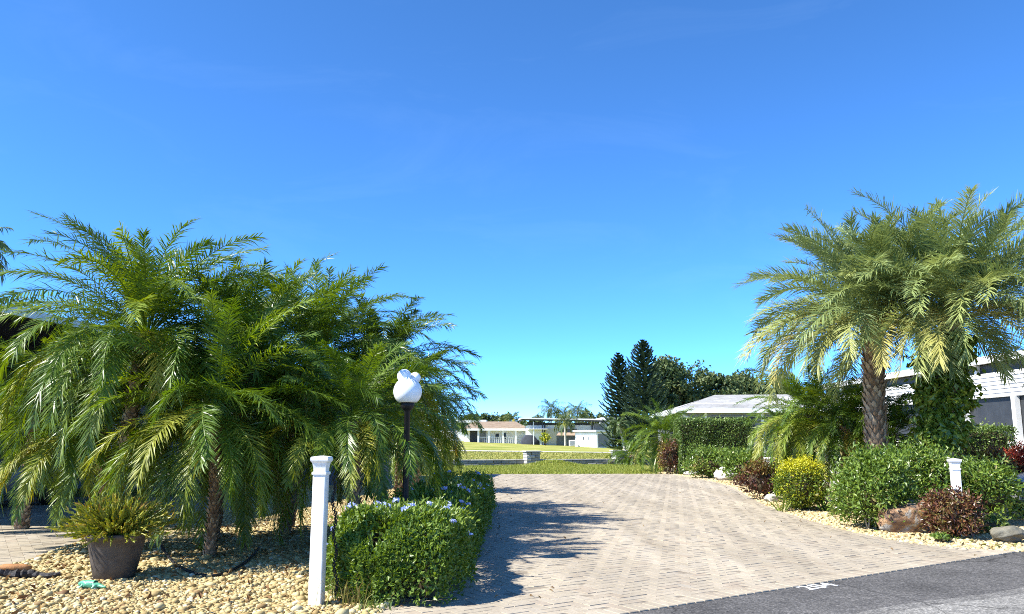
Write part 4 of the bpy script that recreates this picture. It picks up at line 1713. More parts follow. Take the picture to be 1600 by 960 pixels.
def pillar(label, px, Y, s=.72, h=.66):
    q = D(px, 715, Y)
    t = thing('stone_pillar', label, 'pillar', (q[0], q[1], 0), WR, 'stone block pillars of the low wall')
    mb = MB()
    rows = 5
    for r in range(rows):
        z = -.05 + (h + .05) / rows * (r + .5)
        hh = (h + .05) / rows - .01
        sp_ = .5 + (.12 if r % 2 else -.12)
        ti = lambda: float(rgk.uniform(.2, 1))
        j = lambda: rgk.normal(0, .01)
        w1 = s * sp_
        for (cx, w) in ((-s / 2 + w1 / 2, w1), (s / 2 - (s - w1) / 2, s - w1)):
            mb.box((cx, j(), z), (w - .012, s + rgk.normal(0, .008), hh), 0, ti(), bev=.018)
    mb.build('block_courses', M['blocks'], t)
    mb = MB()
    mb.box((0, 0, h + .035), (s + .1, s + .1, .07), 0, .9, bev=.015)
    mb.build('cap', M['blocks'], t)


pillar('left grey stone block pillar standing in the low wall', 830.5, 40.9)
pillar('right stone block pillar at the end of the low wall beside the cycad', 968, 42.8)


# ---------------------------------------------------------------- houses
def hip_roof(mb, x0, x1, y0, y1, z0, z1, inset=None, t=.18, tint=.5):
    """shingle slabs: four sloping faces, each row a course"""
    d = (y1 - y0) / 2 if inset is None else inset
    ym = (y0 + y1) / 2
    rows = 14
    for k in range(rows):
        a, b = k / rows, (k + 1) / rows
        za, zb = z0 + (z1 - z0) * a, z0 + (z1 - z0) * b
        for fc in range(4):
            pass
        A = [(x0 + d * a, y0 + (ym - y0) * a), (x1 - d * a, y0 + (ym - y0) * a), (x1 - d * a, y1 - (ym - y0) * a), (x0 + d * a, y1 - (ym - y0) * a)]
        B = [(x0 + d * b, y0 + (ym - y0) * b), (x1 - d * b, y0 + (ym - y0) * b), (x1 - d * b, y1 - (ym - y0) * b), (x0 + d * b, y1 - (ym - y0) * b)]
        for q in range(4):
            p0, p1 = np.array(A[q]), np.array(A[(q + 1) % 4])
            r0, r1 = np.array(B[q]), np.array(B[(q + 1) % 4])
            n = max(1, int(np.linalg.norm(p1 - p0) / .9))
            for s in range(n):
                u0, u1 = s / n, (s + 1) / n
                a0, a1 = p0 + (p1 - p0) * u0, p0 + (p1 - p0) * u1
                b0_, b1_ = r0 + (r1 - r0) * u0, r0 + (r1 - r0) * u1
                mb.add([(a0[0], a0[1], za + .02), (a1[0], a1[1], za + .02), (b1_[0], b1_[1], zb), (b0_[0], b0_[1], zb)], [(0, 1, 2, 3)], float(rgk.uniform(0, 1)))


def window(parent, c, w, h, axis, frame_mat, n=1, t=.05, pane=None):
    """window in a wall; axis 'x' means the wall runs along x (faces -y), 'y' means it runs along y (faces -x)"""
    mb = MB()
    f = .06
    def bx(dx, dz, sx, sz):
        if axis == 'x':
            mb.box((c[0] + dx, c[1], c[2] + dz), (sx, t, sz))
        else:
            mb.box((c[0], c[1] + dx, c[2] + dz), (t, sx, sz))
    bx(0, h / 2 + f / 2, w + 2 * f, f)
    bx(0, -h / 2 - f / 2, w + 2 * f, f)
    bx(-w / 2 - f / 2, 0, f, h)
    bx(w / 2 + f / 2, 0, f, h)
    for i in range(1, n):
        bx(-w / 2 + w * i / n, 0, f * .7, h)
    fr = mb.build('window', frame_mat, parent)
    mb = MB()
    if axis == 'x':
        mb.box((c[0], c[1] + .008, c[2]), (w, .012, h))
    else:
        mb.box((c[0] + .008, c[1], c[2]), (.012, w, h))
    mb.build('pane', pane or M['glass'], fr)
    return fr


# --- grey-roofed house behind the tall hedge
e0 = D(1056, 644, 46.0)
t = thing('grey_house', 'low grey house with a pale shingle hip roof behind the tall clipped hedge', 'house', (e0[0], 46.0, 0), R(-6))
ez = e0[2]
ridge = D(1100, 620, 51)[2]
mb = MB()
mb.box((8.0, 5.3, ez / 2 - .05), (14.8, 9.4, ez + .1 - .01))
mb.build('wall', M['grey'], t)
mb = MB()
hip_roof(mb, -.03, 16.0, -.03, 10.6, ez + .16, ridge + .1, inset=3.0)
mb.build('roof', M['shingle'], t)
mb = MB()
for (c, s) in (((8, 0, ez + .08), (16.06, .05, .27)), ((0, 5.3, ez + .08), (.05, 10.5, .27)), ((8, 5.3, ez + .005), (15.9, 10.5, .02))):
    mb.box(c, s)
mb.build('fascia', M['white'], t)
mb = MB()
for x in (1.72, 4.9, 7.7, 10.6):
    mb.box((x, .56, ez / 2), (.14, .06, ez - .05))
mb.build('trim', M['white'], t)
mb = MB()
mb.tube([(.35, .05, ez - .06), (.5, .2, ez - .25), (1.15, .5, ez - .42), (1.42, .54, ez - .7), (1.42, .54, .1)], .065, 8)
mb.build('downspout', M['white'], t, smooth=True)
for x in (3.3, 6.3):
    window(t, (x, .585, ez - .85), 2.4, 1.15, 'x', M['grey'], 2, pane=M['screen'])
# rear wing, to the left
mb = MB()
wx0 = D(1010, 645, 52)[0] - e0[0]
mb.box(((wx0 + .6 + 5) / 2, 9.9, ez / 2 - .08), (5 - wx0 - .6, 6.2, ez - .02))
mb.build('wing_wall', M['grey'], t)
mb = MB()
hip_roof(mb, wx0, 7.5, 6.0, 13.4, ez + .1, ez + 1.15, inset=3.4)
mb.build('wing_roof', M['shingle'], t)
mb = MB()
mb.box(((wx0 + 1.0) / 2, 6.03, ez + .02), (1.0 - wx0, .05, .2))
mb.box((wx0 + .03, 9.7, ez + .02), (.05, 7.3, .2))
mb.build('wing_fascia', M['white'], t)

# --- white sided house on the right
XH = 13.0
t = thing('sided_house', 'white sided house with dark screened windows and white posts at the right edge', 'house', (XH, 0, 0))
zr = D(1600, 557, 20.6)[2]
zb = D(1600, 618, 20.6)[2]
zt = D(1600, 578, 20.6)[2]
Y0, Y1 = 13.0, 33.5
mb = MB()
nb = 6
for i in range(nb):
    z = zb + (zt - zb) * (i + .5) / nb
    hh = (zt - zb) / nb
    mb.box((-.012, (Y0 + Y1) / 2, z), (.035, Y1 - Y0, hh * 1.1), tilt=Matrix.Rotation(R(16), 4, 'Y'))
mb.build('siding', plain('white_siding', (.64, .63, .61), .5, .08, 4, .3), t)
mb = MB()
mb.box((.12, (Y0 + Y1) / 2, (zt + zr - .1) / 2), (.1, Y1 - Y0 - .1, zr - .1 - zt))
mb.build('clerestory_screen', M['screen'], t)
mb = MB()
mb.box((3.8, (Y0 + Y1) / 2, zr + .0), (8.0, Y1 - Y0 + 1.2, .14))
mb.box((-.2, (Y0 + Y1) / 2, zr + .0), (.06, Y1 - Y0 + 1.2, .19))
mb.build('roof', M['white'], t)
for y in np.arange(Y0 + .1, Y1, 3.1):
    mb = MB()
    mb.box((.03, y, (zt + zr - .08) / 2), (.12, .12, zr - .09 - zt))
    mb.build('clerestory_post', M['white'], t)
sill = D(1597, 690, 20.8)[2]
for i, y in enumerate([14.4, 16.45, 18.5, 20.75, 23.05, 25.4, 27.7, 30.0, 32.2]):
    mb = MB()
    mb.box((-.02, y, zb / 2), (.14, .15, zb - .02))
    mb.build('porch_post', M['white'], t)
mb = MB()
mb.box((.08, (Y0 + Y1) / 2, (sill + zb) / 2), (.03, Y1 - Y0 - .2, zb - sill - .02))
mb.build('screen', M['screen'], t)
mb = MB()
mb.box((.05, (Y0 + Y1) / 2, sill - .03), (.2, Y1 - Y0 - .1, .06))
mb.build('sill', M['white'], t)
mb = MB()
mb.box((.1, (Y0 + Y1) / 2, sill / 2 - .06), (.12, Y1 - Y0 - .1, sill - .02))
mb.build('lower_wall', M['wallwhite'], t)
mb = MB()
mb.box((3.8, Y1 - .2, zt / 2), (7.4, .12, zt))
mb.box((3.8, Y0 + .2, zt / 2), (7.4, .12, zt))
mb.box((7.4, (Y0 + Y1) / 2, zt / 2), (.12, Y1 - Y0 - .6, zt))
mb.build('wall', M['wallwhite'], t)

# --- carport with the house behind it, left
cz = D(45, 494, 12.3)[2]
cxr = D(45, 494, 12.3)[0]
t = thing('carport', 'carport with a white edged flat roof and grey back wall behind the left palms', 'carport', (cxr, 11.4, 0), R(-8))
mb = MB()
mb.box((-4.2, 5.6, cz + .02), (8.4, 11.2, .07))
mb.build('roof', M['white'], t)
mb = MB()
mb.box((-4.2, 5.6, cz - .04), (8.2, 11.0, .04))  # black panel under the roof, its colour painting in the shade there
mb.build('shade_soffit', M['black'], t)
mb = MB()
mb.box((.02, 5.6, cz + .0), (.05, 11.3, .12))
mb.box((-4.2, -.02, cz + .0), (8.4, .05, .12))
mb.build('fascia', M['white'], t)
for (x, y) in ((-.25, .3), (-.25, 3.8), (-.25, 7.2), (-.25, 10.8), (-5.5, .3)):
    mb = MB()
    mb.box((x, y, cz / 2 - .05), (.12, .12, cz))
    mb.build('post', M['white'], t)
mb = MB()
mb.box((-4.2, 11.0, cz / 2 - .06), (8.2, .2, cz + .0))
mb.box((-8.3, 5.6, cz / 2 - .06), (.2, 10.8, cz + .0))
mb.build('wall', M['grey'], t)
window(t, (-2.4, 10.88, 1.5), 1.4, 1.0, 'x', M['white'], 2)
mb = MB()
mb.box((-5.2, 10.88, 1.02), (.95, .05, 2.04))
dr = mb.build('door', M['wallwhite'], t)

# neighbour house wall behind the left palms
q = D(300, 690, 24)
t = thing('grey_house', 'grey walled house seen in slivers between the left palm fronds', 'house', (q[0], 24.0, 0), R(-6))
mb = MB()
mb.box((0, 3, 1.35), (11, 6, 2.8))
mb.build('wall', plain('slate_siding', (.16, .17, .2), .75, .15, 2, .3), t)
mb = MB()
hip_roof(mb, -5.9, 5.9, -.5, 6.5, 2.78, 3.6, inset=2.5)
mb.build('roof', M['shingle'], t)
mb = MB()
mb.box((0, -.5, 2.74), (11.85, .05, .2))
mb.build('fascia', M['white'], t)
window(t, (-1.2, -.02, 1.5), 1.5, 1.1, 'x', M['white'], 2)
window(t, (2.6, -.02, 1.5), 1.5, 1.1, 'x', M['white'], 2)


# ---------------------------------------------------------------- cars
def car(label, loc, rz, paint, s=1.0, plate=None):
    t = thing('parked_car', label, 'car', (loc[0], loc[1], 0 if len(loc) < 3 else loc[2]), rz)
    # section outlines along the length (x forward)
    xs = [-2.2, -2.12, -1.7, -1.1, -.2, .7, 1.3, 1.9, 2.15, 2.22]
    top = [.62, .82, .92, .94, .94, .93, .84, .70, .56, .46]
    hwid = [.68, .8, .87, .89, .9, .9, .88, .82, .72, .6]
    bot = [.36, .25, .2, .2, .2, .2, .2, .21, .25, .34]
    rings = []
    for x, z1, w, z0 in zip(xs, top, hwid, bot):
        rings.append([(x, -w * .85, z0), (x, -w, z0 + .12), (x, -w * 1.0, (z0 + z1) / 2), (x, -w * .96, z1 - .08), (x, -w * .86, z1), (x, 0, z1 + .03),
                      (x, w * .86, z1), (x, w * .96, z1 - .08), (x, w * 1.0, (z0 + z1) / 2), (x, w, z0 + .12), (x, w * .85, z0)])
    n = len(rings[0])
    V = np.array(rings).reshape(-1, 3)
    F = []
    for i in range(len(rings) - 1):
        for k in range(n):
            F.append((i * n + k, i * n + (k + 1) % n, (i + 1) * n + (k + 1) % n, (i + 1) * n + k))
    F.append(tuple(range(n)))
    F.append(tuple((len(rings) - 1) * n + k for k in range(n - 1, -1, -1)))
    mb = MB()
    mb.add(V, F)
    b = mb.build('body', paint, t, smooth=True)
    sub = b.modifiers.new('Sub', 'SUBSURF')
    sub.levels = sub.render_levels = 1
    mb = MB()
    base = [(-1.95, .78), (1.05, .78)]
    lo = [(-1.9, -.78), (1.0, -.78), (1.0, .78), (-1.9, .78)]
    hi = [(-1.3, -.6), (.15, -.6), (.15, .6), (-1.3, .6)]
    V = [(x, y, .9) for x, y in lo] + [(x, y, 1.4) for x, y in hi]
    mb.add(V, [(0, 1, 5, 4), (1, 2, 6, 5), (2, 3, 7, 6), (3, 0, 4, 7)])
    mb.build('windows', M['glass'], t)
    mb = MB()
    V = [(x * 1.02, y * 1.03, 1.39) for x, y in hi] + [(x * .92, y * .85, 1.46) for x, y in hi]
    mb.add(V, [(3, 2, 1, 0), (4, 5, 6, 7), (0, 1, 5, 4), (1, 2, 6, 5), (2, 3, 7, 6), (3, 0, 4, 7)])
    mb.build('roof', paint, t)
    mb = MB()
    for (a, c) in zip(lo, hi):
        mb.tube([(a[0], a[1], .89), (c[0], c[1], 1.41)], .035, 6)
    mb.build('pillars', paint, t)
    for sx in (-1.4, 1.4):
        for sy in (-1, 1):
            mb = MB()
            prof = [(.18, -.1), (.3, -.1), (.33, -.07), (.33, .07), (.3, .1), (.18, .1)]
            mb.lathe(prof, n=28)
            w = mb.build('wheel', M['rubber'], t, smooth=False)
            w.rotation_euler = (PI / 2, 0, 0)
            w.location = (sx, sy * .8, .33)
            mb = MB()
            mb.lathe([(.02, -.085), (.2, -.08), (.21, .08), (.02, .085)], n=20)
            mb.build('rim', plain('rim_alloy', (.5, .5, .52), .3, .1, 5, .6, metallic=.8), w)
    for sy in (-1, 1):
        mb = MB()
        V = ico2_v * np.array([.1, .18, .075]) + np.array([2.05, sy * .58, .55])
        mb.add(V, ico2_f)
        mb.build('headlight', M['lamp_glass'], t, smooth=True)
    mb = MB()
    mb.box((2.225, 0, .42), (.02, .42, .13), bev=.004)
    mb.build('number_plate', M['white'], t)
    mb = MB()
    mb.box((2.2, 0, .6), (.05, .8, .1), bev=.01)
    mb.build('grille', M['black'], t)
    return t


cq = D(1577, 815, 13.3)
car('dark green grey car at the right edge, only its front corner in view', (cq[0] + 2.78, 14.2, -.03), R(180 + 3), M['carpaint'])
car('grey car parked under the carport behind the left palms', (-10.4, 15.5, 0), R(-95), M['bodygrey'])

# ---------------------------------------------------------------- far houses
PXM = lambda Y: Y / FPX


def gx(px, Y):
    return D(px, 690, Y)[0]


def gzr(py, Y):
    return D(800, py, Y)[2]


# left ranch house
Y = 120.0
x0, x1 = gx(722, Y), gx(824, Y)
g0 = gzr(693, Y) - .3
t = thing('ranch_house', 'long low house with a tan roof and white porch posts across the lawn', 'house', ((x0 + x1) / 2, Y, g0), R(0))
Wd = x1 - x0
ev = gzr(671.5, Y) - g0
rd = gzr(661.5, Y + 4) - g0
mb = MB()
mb.box((0, 3.6, ev / 2), (Wd - .4, 3.6, ev))
mb.build('wall', M['wallwhite'], t)
mb = MB()
hip_roof(mb, -Wd / 2 - .3, Wd / 2 + .3, -.3, 9, ev + .12, rd + .25, inset=2.0)
mb.build('roof', M['tanroof'], t)
mb = MB()
mb.box((0, -.3, ev + .0), (Wd + .5, .08, .3))
mb.box((-Wd / 2 - .25, 4.3, ev), (.08, 9, .3))
mb.box((0, 2.0, ev + .06), (Wd + .4, 4.4, .06))
mb.build('fascia', M['white'], t)
for px in (728, 747, 764, 786, 806):
    mb = MB()
    mb.box((gx(px, Y) - (x0 + x1) / 2, 0, ev / 2 - .1), (.2, .2, ev - .1))
    mb.build('porch_post', M['white'], t)
mb = MB()
for px in np.arange(750, 806, 3.2):
    mb.box((gx(px, Y) - (x0 + x1) / 2, .1, .75), (.05, .04, .9))
mb.box((gx(778, Y) - (x0 + x1) / 2, .1, 1.2), (5.4, .06, .08))
mb.build('railing', M['white'], t)
cxm = (x0 + x1) / 2
window(t, (gx(776.5, Y) - cxm, 1.77, ev - .95), .55, .75, 'x', M['white'])
window(t, (gx(788.5, Y) - cxm, 1.77, ev - .95), .4, .95, 'x', M['white'])
mb = MB()
mb.box((gx(754, Y) - cxm, 1.76, .3 + .95), (.95, .06, 1.95))
mb.build('door', M['grey'], t)
mb = MB()
mb.box((gx(740, Y) - cxm, 1.76, 1.3), (1.3, .06, 2.0))
mb.build('door', M['screen'], t)

# small roof behind it on the left
q = D(729, 661, 150)
t = thing('white_house', 'white house roof showing behind the tan roof', 'house', (q[0], 150, .4))
mb = MB()
mb.box((-6, 3, 1.3), (18, 6, 2.6))
mb.build('wall', M['wallwhite'], t)
mb = MB()
mb.box((-6, 3, gzr(658.5, 150) - .4), (19.3, 7, .5))
mb.build('roof', M['white'], t)

# large white house
Y = 112.0
x0, x1 = gx(826, Y), gx(948, Y)
g0 = gzr(697, Y) - .35
zt_ = gzr(655.5, Y) - g0
t = thing('white_house', 'tall white house with a dark edged flat roof across the lawn', 'house', (x0, Y, g0), R(2))
W_ = x1 - x0
mb = MB()
mb.box((W_ / 2, 4, zt_ / 2 - .4), (W_, 7.6, zt_ - .8))
mb.build('wall', M['wallwhite'], t)
mb = MB()
mb.box((W_ / 2 - .3, 3.4, zt_ + .02), (W_ + 1.6, 9.6, .18), tilt=Matrix.Rotation(R(.9), 4, 'Y'))
mb.build('roof', M['white'], t)
mb = MB()
mb.box((W_ / 2 - .3, -1.1, zt_ - .17), (W_ + 1.5, .1, .22), tilt=Matrix.Rotation(R(.9), 4, 'Y'))
mb.box((-.9, 3.4, zt_ - .03), (.1, 9.2, .3))
mb.build('dark_fascia', M['darkgrey'], t)
mb = MB()
mb.box((gx(836, Y) - x0, .16, zt_ - .6), (1.9, .06, .42))
mb.box((gx(885, Y) - x0, .16, zt_ - .62), (6.5, .06, .34))
mb.build('clerestory', M['screen'], t)
mb = MB()
mb.box((gx(851, Y) - x0, .0, zt_ / 2 - .4), (.16, .3, zt_ - .4))
mb.box((gx(926, Y) - x0, .0, zt_ / 2 - .1), (.16, .3, zt_ - .6))
mb.build('trim', M['darkgrey'], t)
mb = MB()
mb.box((gx(938, Y) - x0, .12, zt_ - 1.15), (1.55, .1, 1.2))
mb.build('upper_siding', M['grey'], t)
# awning roof and dark opening below
mb = MB()
ax0, ax1 = gx(868, Y) - x0, gx(902, Y) - x0
za = gzr(680, Y) - g0
mb.add([(ax0, -1.6, za), (ax1, -1.6, za), (ax1, .18, za + .85), (ax0 + .9, .18, za + .85), (ax0, -1.6, za - .12), (ax1, -1.6, za - .12)],
       [(0, 1, 2, 3), (4, 5, 1, 0)])
mb.build('awning_roof', M['tanroof'], t)
mb = MB()
mb.box(((ax0 + ax1) / 2, .14, za / 2 - .2), (ax1 - ax0 - .2, .08, za + .1))
mb.build('garage_opening', M['bodygrey'], t)
mb = MB()
mb.box((gx(860, Y) - x0, .1, 1.3), (1.7, .2, 2.9))
mb.build('beige_wall', M['beige'], t)
for px, w in ((833, .3), (847, .2)):
    mb = MB()
    mb.box((gx(px, Y) - x0, -1.0, zt_ / 2 - .2), (.12, .12, zt_ - .3))
    mb.build('post', M['darkgrey'] if px == 847 else M['white'], t)
mb = MB()
mb.box((gx(840, Y) - x0, -.05, gzr(672, Y) - g0), (2.6, 2.2, .08), tilt=Matrix.Rotation(R(-6), 4, 'X'))
mb.build('porch_roof', M['white'], t)

# second roof to the right
q0, q1 = gx(944, 116), gx(982, 116)
t = thing('white_house', 'white gabled house between the flat roofed house and the pine trees', 'house', (q0, 116, .1))
zq = gzr(655, 116) - .1
mb = MB()
mb.box(((q1 - q0) / 2, 3, zq / 2), (q1 - q0, 6, zq))
mb.build('wall', M['wallwhite'], t)
mb = MB()
mb.box(((q1 - q0) / 2, 3, zq + .1), (q1 - q0 + .8, 7, .2))
mb.build('roof', M['white'], t)
window(t, (1.6, -.03, zq - .9), 1.4, .5, 'x', M['white'])

# shed
Y = 104.0
sx = gx(932, Y)
sg = gzr(701.5, Y)
hz = gzr(674, Y) - sg
t = thing('shed', 'white shed with two tiny windows in its sunlit left wall', 'shed', (sx, Y, sg - .15), R(40))
Ld, Lf = 3.9, 4.6      # left wall depth, front length
mb = MB()
mb.box((Lf / 2, Ld / 2, hz / 2), (Lf, Ld, hz))
mb.build('wall', M['white'], t)
mb = MB()
mb.box((Lf / 2, Ld / 2, hz + .12), (Lf + .7, Ld + .6, .22), tilt=Matrix.Rotation(R(1.5), 4, 'Y'))
mb.build('roof', M['white'], t)
for yy in (1.45, 2.3):
    window(t, (-.02, yy, hz * .66), .22, .42, 'y', M['white'])
mb = MB()
mb.box((1.2, -.03, hz * .55), (1.7, .05, hz * .72))
mb.box((3.35, -.03, hz * .62), (1.7, .05, hz * .55))
mb.build('door', M['grey'], t)
for x in (.08, 2.3):
    mb = MB()
    mb.box((x, -.06, hz / 2), (.12, .1, hz - .05))
    mb.build('trim', M['darkgrey'] if x > 1 else M['white'], t)

# air conditioner boxes
q = D(894, 697, 106)
t = thing('utility_box', 'small white air conditioner box in front of the garage opening', 'utility box', (q[0], 106, q[2] - .05))
mb = MB()
mb.box((0, 0, .4), (.8, .7, .8), bev=.05)
mb.build('cabinet', M['white'], t)
mb = MB()
for k in range(6):
    mb.box((0, -.36, .15 + k * .1), (.6, .02, .04))
mb.build('grille', M['grey'], t)

# covered car
q = D(828, 694, 113)
t = thing('covered_car', 'car under a dark grey cover beside the porch of the ranch house', 'car', (q[0], 113.0, q[2] - .2), R(5))
mb = MB()
prof = [(-1.25, .0), (-1.28, .45), (-1.1, .85), (-.75, 1.2), (-.3, 1.32), (.35, 1.3), (.7, 1.1), (1.0, .75), (1.3, .6), (1.32, .0)]
K = 9
V = []
for j, yy in enumerate(np.linspace(-.9, .9, K)):
    f = math.sqrt(max(0, 1 - (abs(yy) / 1.02) ** 4))
    for x, z in prof:
        V.append((x * (.8 + .2 * f) + .03 * math.sin(z * 9 + yy * 5), yy, z * (.72 + .28 * f)))
n = len(prof)
F = [(j * n + k, j * n + k + 1, (j + 1) * n + k + 1, (j + 1) * n + k) for j in range(K - 1) for k in range(n - 1)]
F += [tuple(range(n - 1, -1, -1)), tuple((K - 1) * n + k for k in range(n))]
V = np.array(V)
V[:, 2] *= 1.15
mb.add(V, F)
mb.build('cover', M['cover'], t, smooth=True)
mb = MB()
for x in (-.8, .85):
    for yy in (-.75, .75):
        mb.box((x, yy, .12), (.4, .16, .3), bev=.06)
mb.build('wheels', M['rubber'], t)


# ---------------------------------------------------------------- trees
def tree(label, base, h, w, seed, mat, n=3000, leaf=.28, trunk_h=.35, group=None, name='tree', shape=1.0, trunk_r=.18, cat='tree', gap=.75):
    rg = np.random.default_rng(seed)
    t = thing(name, label, cat, base, 0, group)
    th = h * trunk_h
    tk = MB()
    tk.tube([(0, 0, -.1), (rg.normal(0, .05), rg.normal(0, .05), th * .5), (rg.normal(0, .1), rg.normal(0, .1), th), (0, 0, h * .7)], [trunk_r * 1.3, trunk_r, trunk_r * .85, trunk_r * .25], 8)
    nc = 34
    d = sph(nc, rg)
    rr = rg.uniform(.35, 1, nc) ** .5
    C = d * rr[:, None] * np.array([w / 2, w / 2, (h - th) / 2]) * .82
    C[:, 2] += th + (h - th) / 2
    # broader low, narrower top
    f = 1 - .35 * shape * np.clip((C[:, 2] - th) / (h - th), 0, 1)
    C[:, :2] *= f[:, None]
    for c in C[:: 3]:
        tk.tube([(0, 0, th * rg.uniform(.7, 1.1)), c * .5 + np.array([0, 0, th * .35]), c], [trunk_r * .45, trunk_r * .25, trunk_r * .08], 5)
    tk.build('trunk', M['bark'], t)
    mb = MB()
    cr = w * .15 * rg.uniform(.6, 1.3, nc)
    k = rg.integers(0, nc, n)
    dd = sph(n, rg)
    P = C[k] + dd * (cr[k] * rg.uniform(.3, 1.05, n))[:, None] * np.array([1.15, 1.15, .85])
    ct = np.clip(rg.normal(.5, .18, nc), 0, 1)
    leaf_cloud(mb, P, dd, leaf, rg, .65, out=.4, rnd=.8, tint=np.clip(ct[k] + rg.normal(0, .15, n), 0, 1))
    mb.build('crown', mat, t)
    return t


def norfolk(label, px, top, bot, Y, wpx, seed):
    rg = np.random.default_rng(seed)
    b = D(px, bot, Y)
    tp = D(px, top, Y)
    gh = float(hgt(b[0], Y))
    h = tp[2] - gh
    t = thing('pine_tree', label, 'pine tree', (b[0], Y, gh), rg.uniform(0, 1), 'pine trees by the far lawn')
    tk = MB()
    tk.tube([(0, 0, -.1), (.03, 0, h * .5), (0, 0, h)], [.16, .1, .015], 8)
    tk.build('trunk', M['bark'], t)
    mb = MB()
    Rm = wpx * Y / FPX / 2 * 1.75
    nw = int(h / .3)
    for i in range(nw):
        z = .5 + (h - .55) * i / (nw - 1)
        u = z / h
        Lb = Rm * (min(1, (1 - u) * 2.3) ** .8) * (.8 + .2 * min(1, u * 5)) * 1.05 + .12
        nb_ = 9
        for j in range(nb_):
            a = 2 * PI * (j + .5 * (i % 2)) / nb_ + rg.normal(0, .12)
            l = Lb * rg.uniform(.62, 1.12)
            e = .12 + .55 * u
            K = 6
            tq = np.linspace(0, 1, K)
            el = e - .25 + tq ** 2 * .75
            p = np.stack([np.cos(el) * math.cos(a), np.cos(el) * math.sin(a), np.sin(el)], -1) * l / (K - 1)
            p = np.concatenate([[np.zeros(3)], np.cumsum(p[1:], 0)]) + [0, 0, z]
            n = 12
            q = np.linspace(.15, 1, n)
            pp = np.stack([np.interp(q, tq, p[:, k]) for k in range(3)], -1)
            T = np.array([math.cos(a), math.sin(a), .3])
            S = np.array([-math.sin(a), math.cos(a), 0])
            for sd in (-1, 1):
                dr = unit(T * .75 + S * sd * .8 + np.array([0, 0, .25]) + rg.normal(0, .1, (n, 3)))
                ll = .34 * (1 - q * .55)[:, None] * min(1, .4 + l / 1.2)
                e2 = pp + dr * ll
                wv = np.array([0, 0, .05])
                wd = unit(np.cross(dr, wv)) * .07
                V = np.concatenate([pp - wd - wv * .4, pp + wd + wv * .4, e2 + wd * .7 + wv * .5, e2 - wd * .7 - wv * .3])
                F = np.stack([np.arange(n), np.arange(n) + n, np.arange(n) + 2 * n, np.arange(n) + 3 * n], -1)
                mb.add(V, F, np.clip(rg.normal(.5, .2, n), 0, 1))
            wv = np.array([0, 0, .06])
            V = np.concatenate([p - wv, p + wv])
            mb.add(V, np.array([(k, k + 1, K + k + 1, K + k) for k in range(K - 1)]), .5)
    mb.build('crown', M['pine'], t)


norfolk('shorter tiered pine tree, left of the pair behind the cycad', 969, 553, 697, 72, 34, 141)
norfolk('tallest tiered pine tree, right of the pair behind the cycad', 1008, 533, 697, 70, 46, 142)
norfolk('narrow pine tree half hidden between the two tiered pines', 990, 575, 697, 76, 30, 143)

TB = 'broadleaf trees behind the grey roofed house'
for (lab, px, top, w, Y, sd) in (
        ('tall dark broadleaf tree right next to the tallest pine', 1048, 545, 66, 82, 1),
        ('wide broadleaf tree with brownish clumps behind the grey roof', 1085, 553, 90, 84, 2),
        ('round broadleaf tree above the middle of the grey roof', 1128, 572, 74, 84, 3),
        ('dark low broadleaf tree above the right part of the grey roof', 1168, 576, 80, 86, 4),
        ('dark broadleaf tree behind the left fronds of the tall date palm', 1210, 582, 80, 88, 5),
        ('smallest broadleaf tree just above the left eave of the grey roof', 1028, 590, 46, 80, 6)):
    b = D(px, 690, Y)
    g = float(hgt(b[0], Y))
    tree(lab, (b[0], Y, g), D(px, top, Y)[2] - g, w * Y / FPX * 1.35, 150 + sd, M['oak'], 6500, .36, .22, TB, trunk_r=.2)

# far tree line, countable pieces on the left and right of the white house
TF = 'trees on the skyline behind the far houses'
for i, (px, top, w, Y, lab) in enumerate((
        (738, 646, 40, 175, 'dark skyline tree above the left end of the tan roof'),
        (758, 645, 30, 172, 'thin crowned skyline tree above the tan roof, left of centre'),
        (775, 648, 34, 180, 'round skyline tree above the middle of the tan roof'),
        (790, 642, 22, 170, 'small round skyline tree just left of the yellow palm'),
        (722, 649, 36, 182, 'skyline tree at the left behind the palm fronds'),
        (915, 641, 36, 170, 'dark skyline tree right of the tall feather palms'),
        (938, 645, 40, 176, 'wide dark skyline tree above the right end of the flat roof'),
        (955, 646, 34, 172, 'skyline tree just left of the shorter pine'),
        (838, 648, 26, 165, 'low skyline tree at the left corner of the flat roof'),
        (660, 640, 60, 180, 'skyline tree behind the rightmost palm of the left bed'))):
    b = D(px, 690, Y)
    g = float(hgt(b[0], Y))
    tree(lab, (b[0], Y, g), D(px, top, Y)[2] - g, w * Y / FPX * 1.2, 170 + i, M['oak'], 1500, .55, .25, TF, trunk_r=.25)
for i, (px, top, w, Y) in enumerate(((1250, 598, 90, 95), (1330, 600, 90, 100), (1420, 600, 90, 100))):
    b = D(px, 690, Y)
    g = float(hgt(b[0], Y))
    tree(['dark tree behind the pygmy palm and above the hedge', 'dark tree behind the bare date palm trunk', 'dark tree behind the vine covered trunk'][i], (b[0], Y, g), D(px, top + 18, Y)[2] - g, w * Y / FPX, 190 + i, M['oak'], 2200, .38, .22, TB, trunk_r=.2)

# trees at the far left above the carport
b = D(8, 600, 30)
tree('dark broadleaf tree rising above the carport roof at the left edge', (b[0], 30, 0), D(8, 432, 30)[2], 4.2, 200, M['oak'], 4200, .16, .25, None, trunk_r=.15)
c = D(-52, 385, 26)
palm('tall palm at the left edge with only its drooping frond tips in view', (c[0], 26, 0), c, 1.6, 34, 201, 'queen', 0, .11, None, elev_low=-.4)

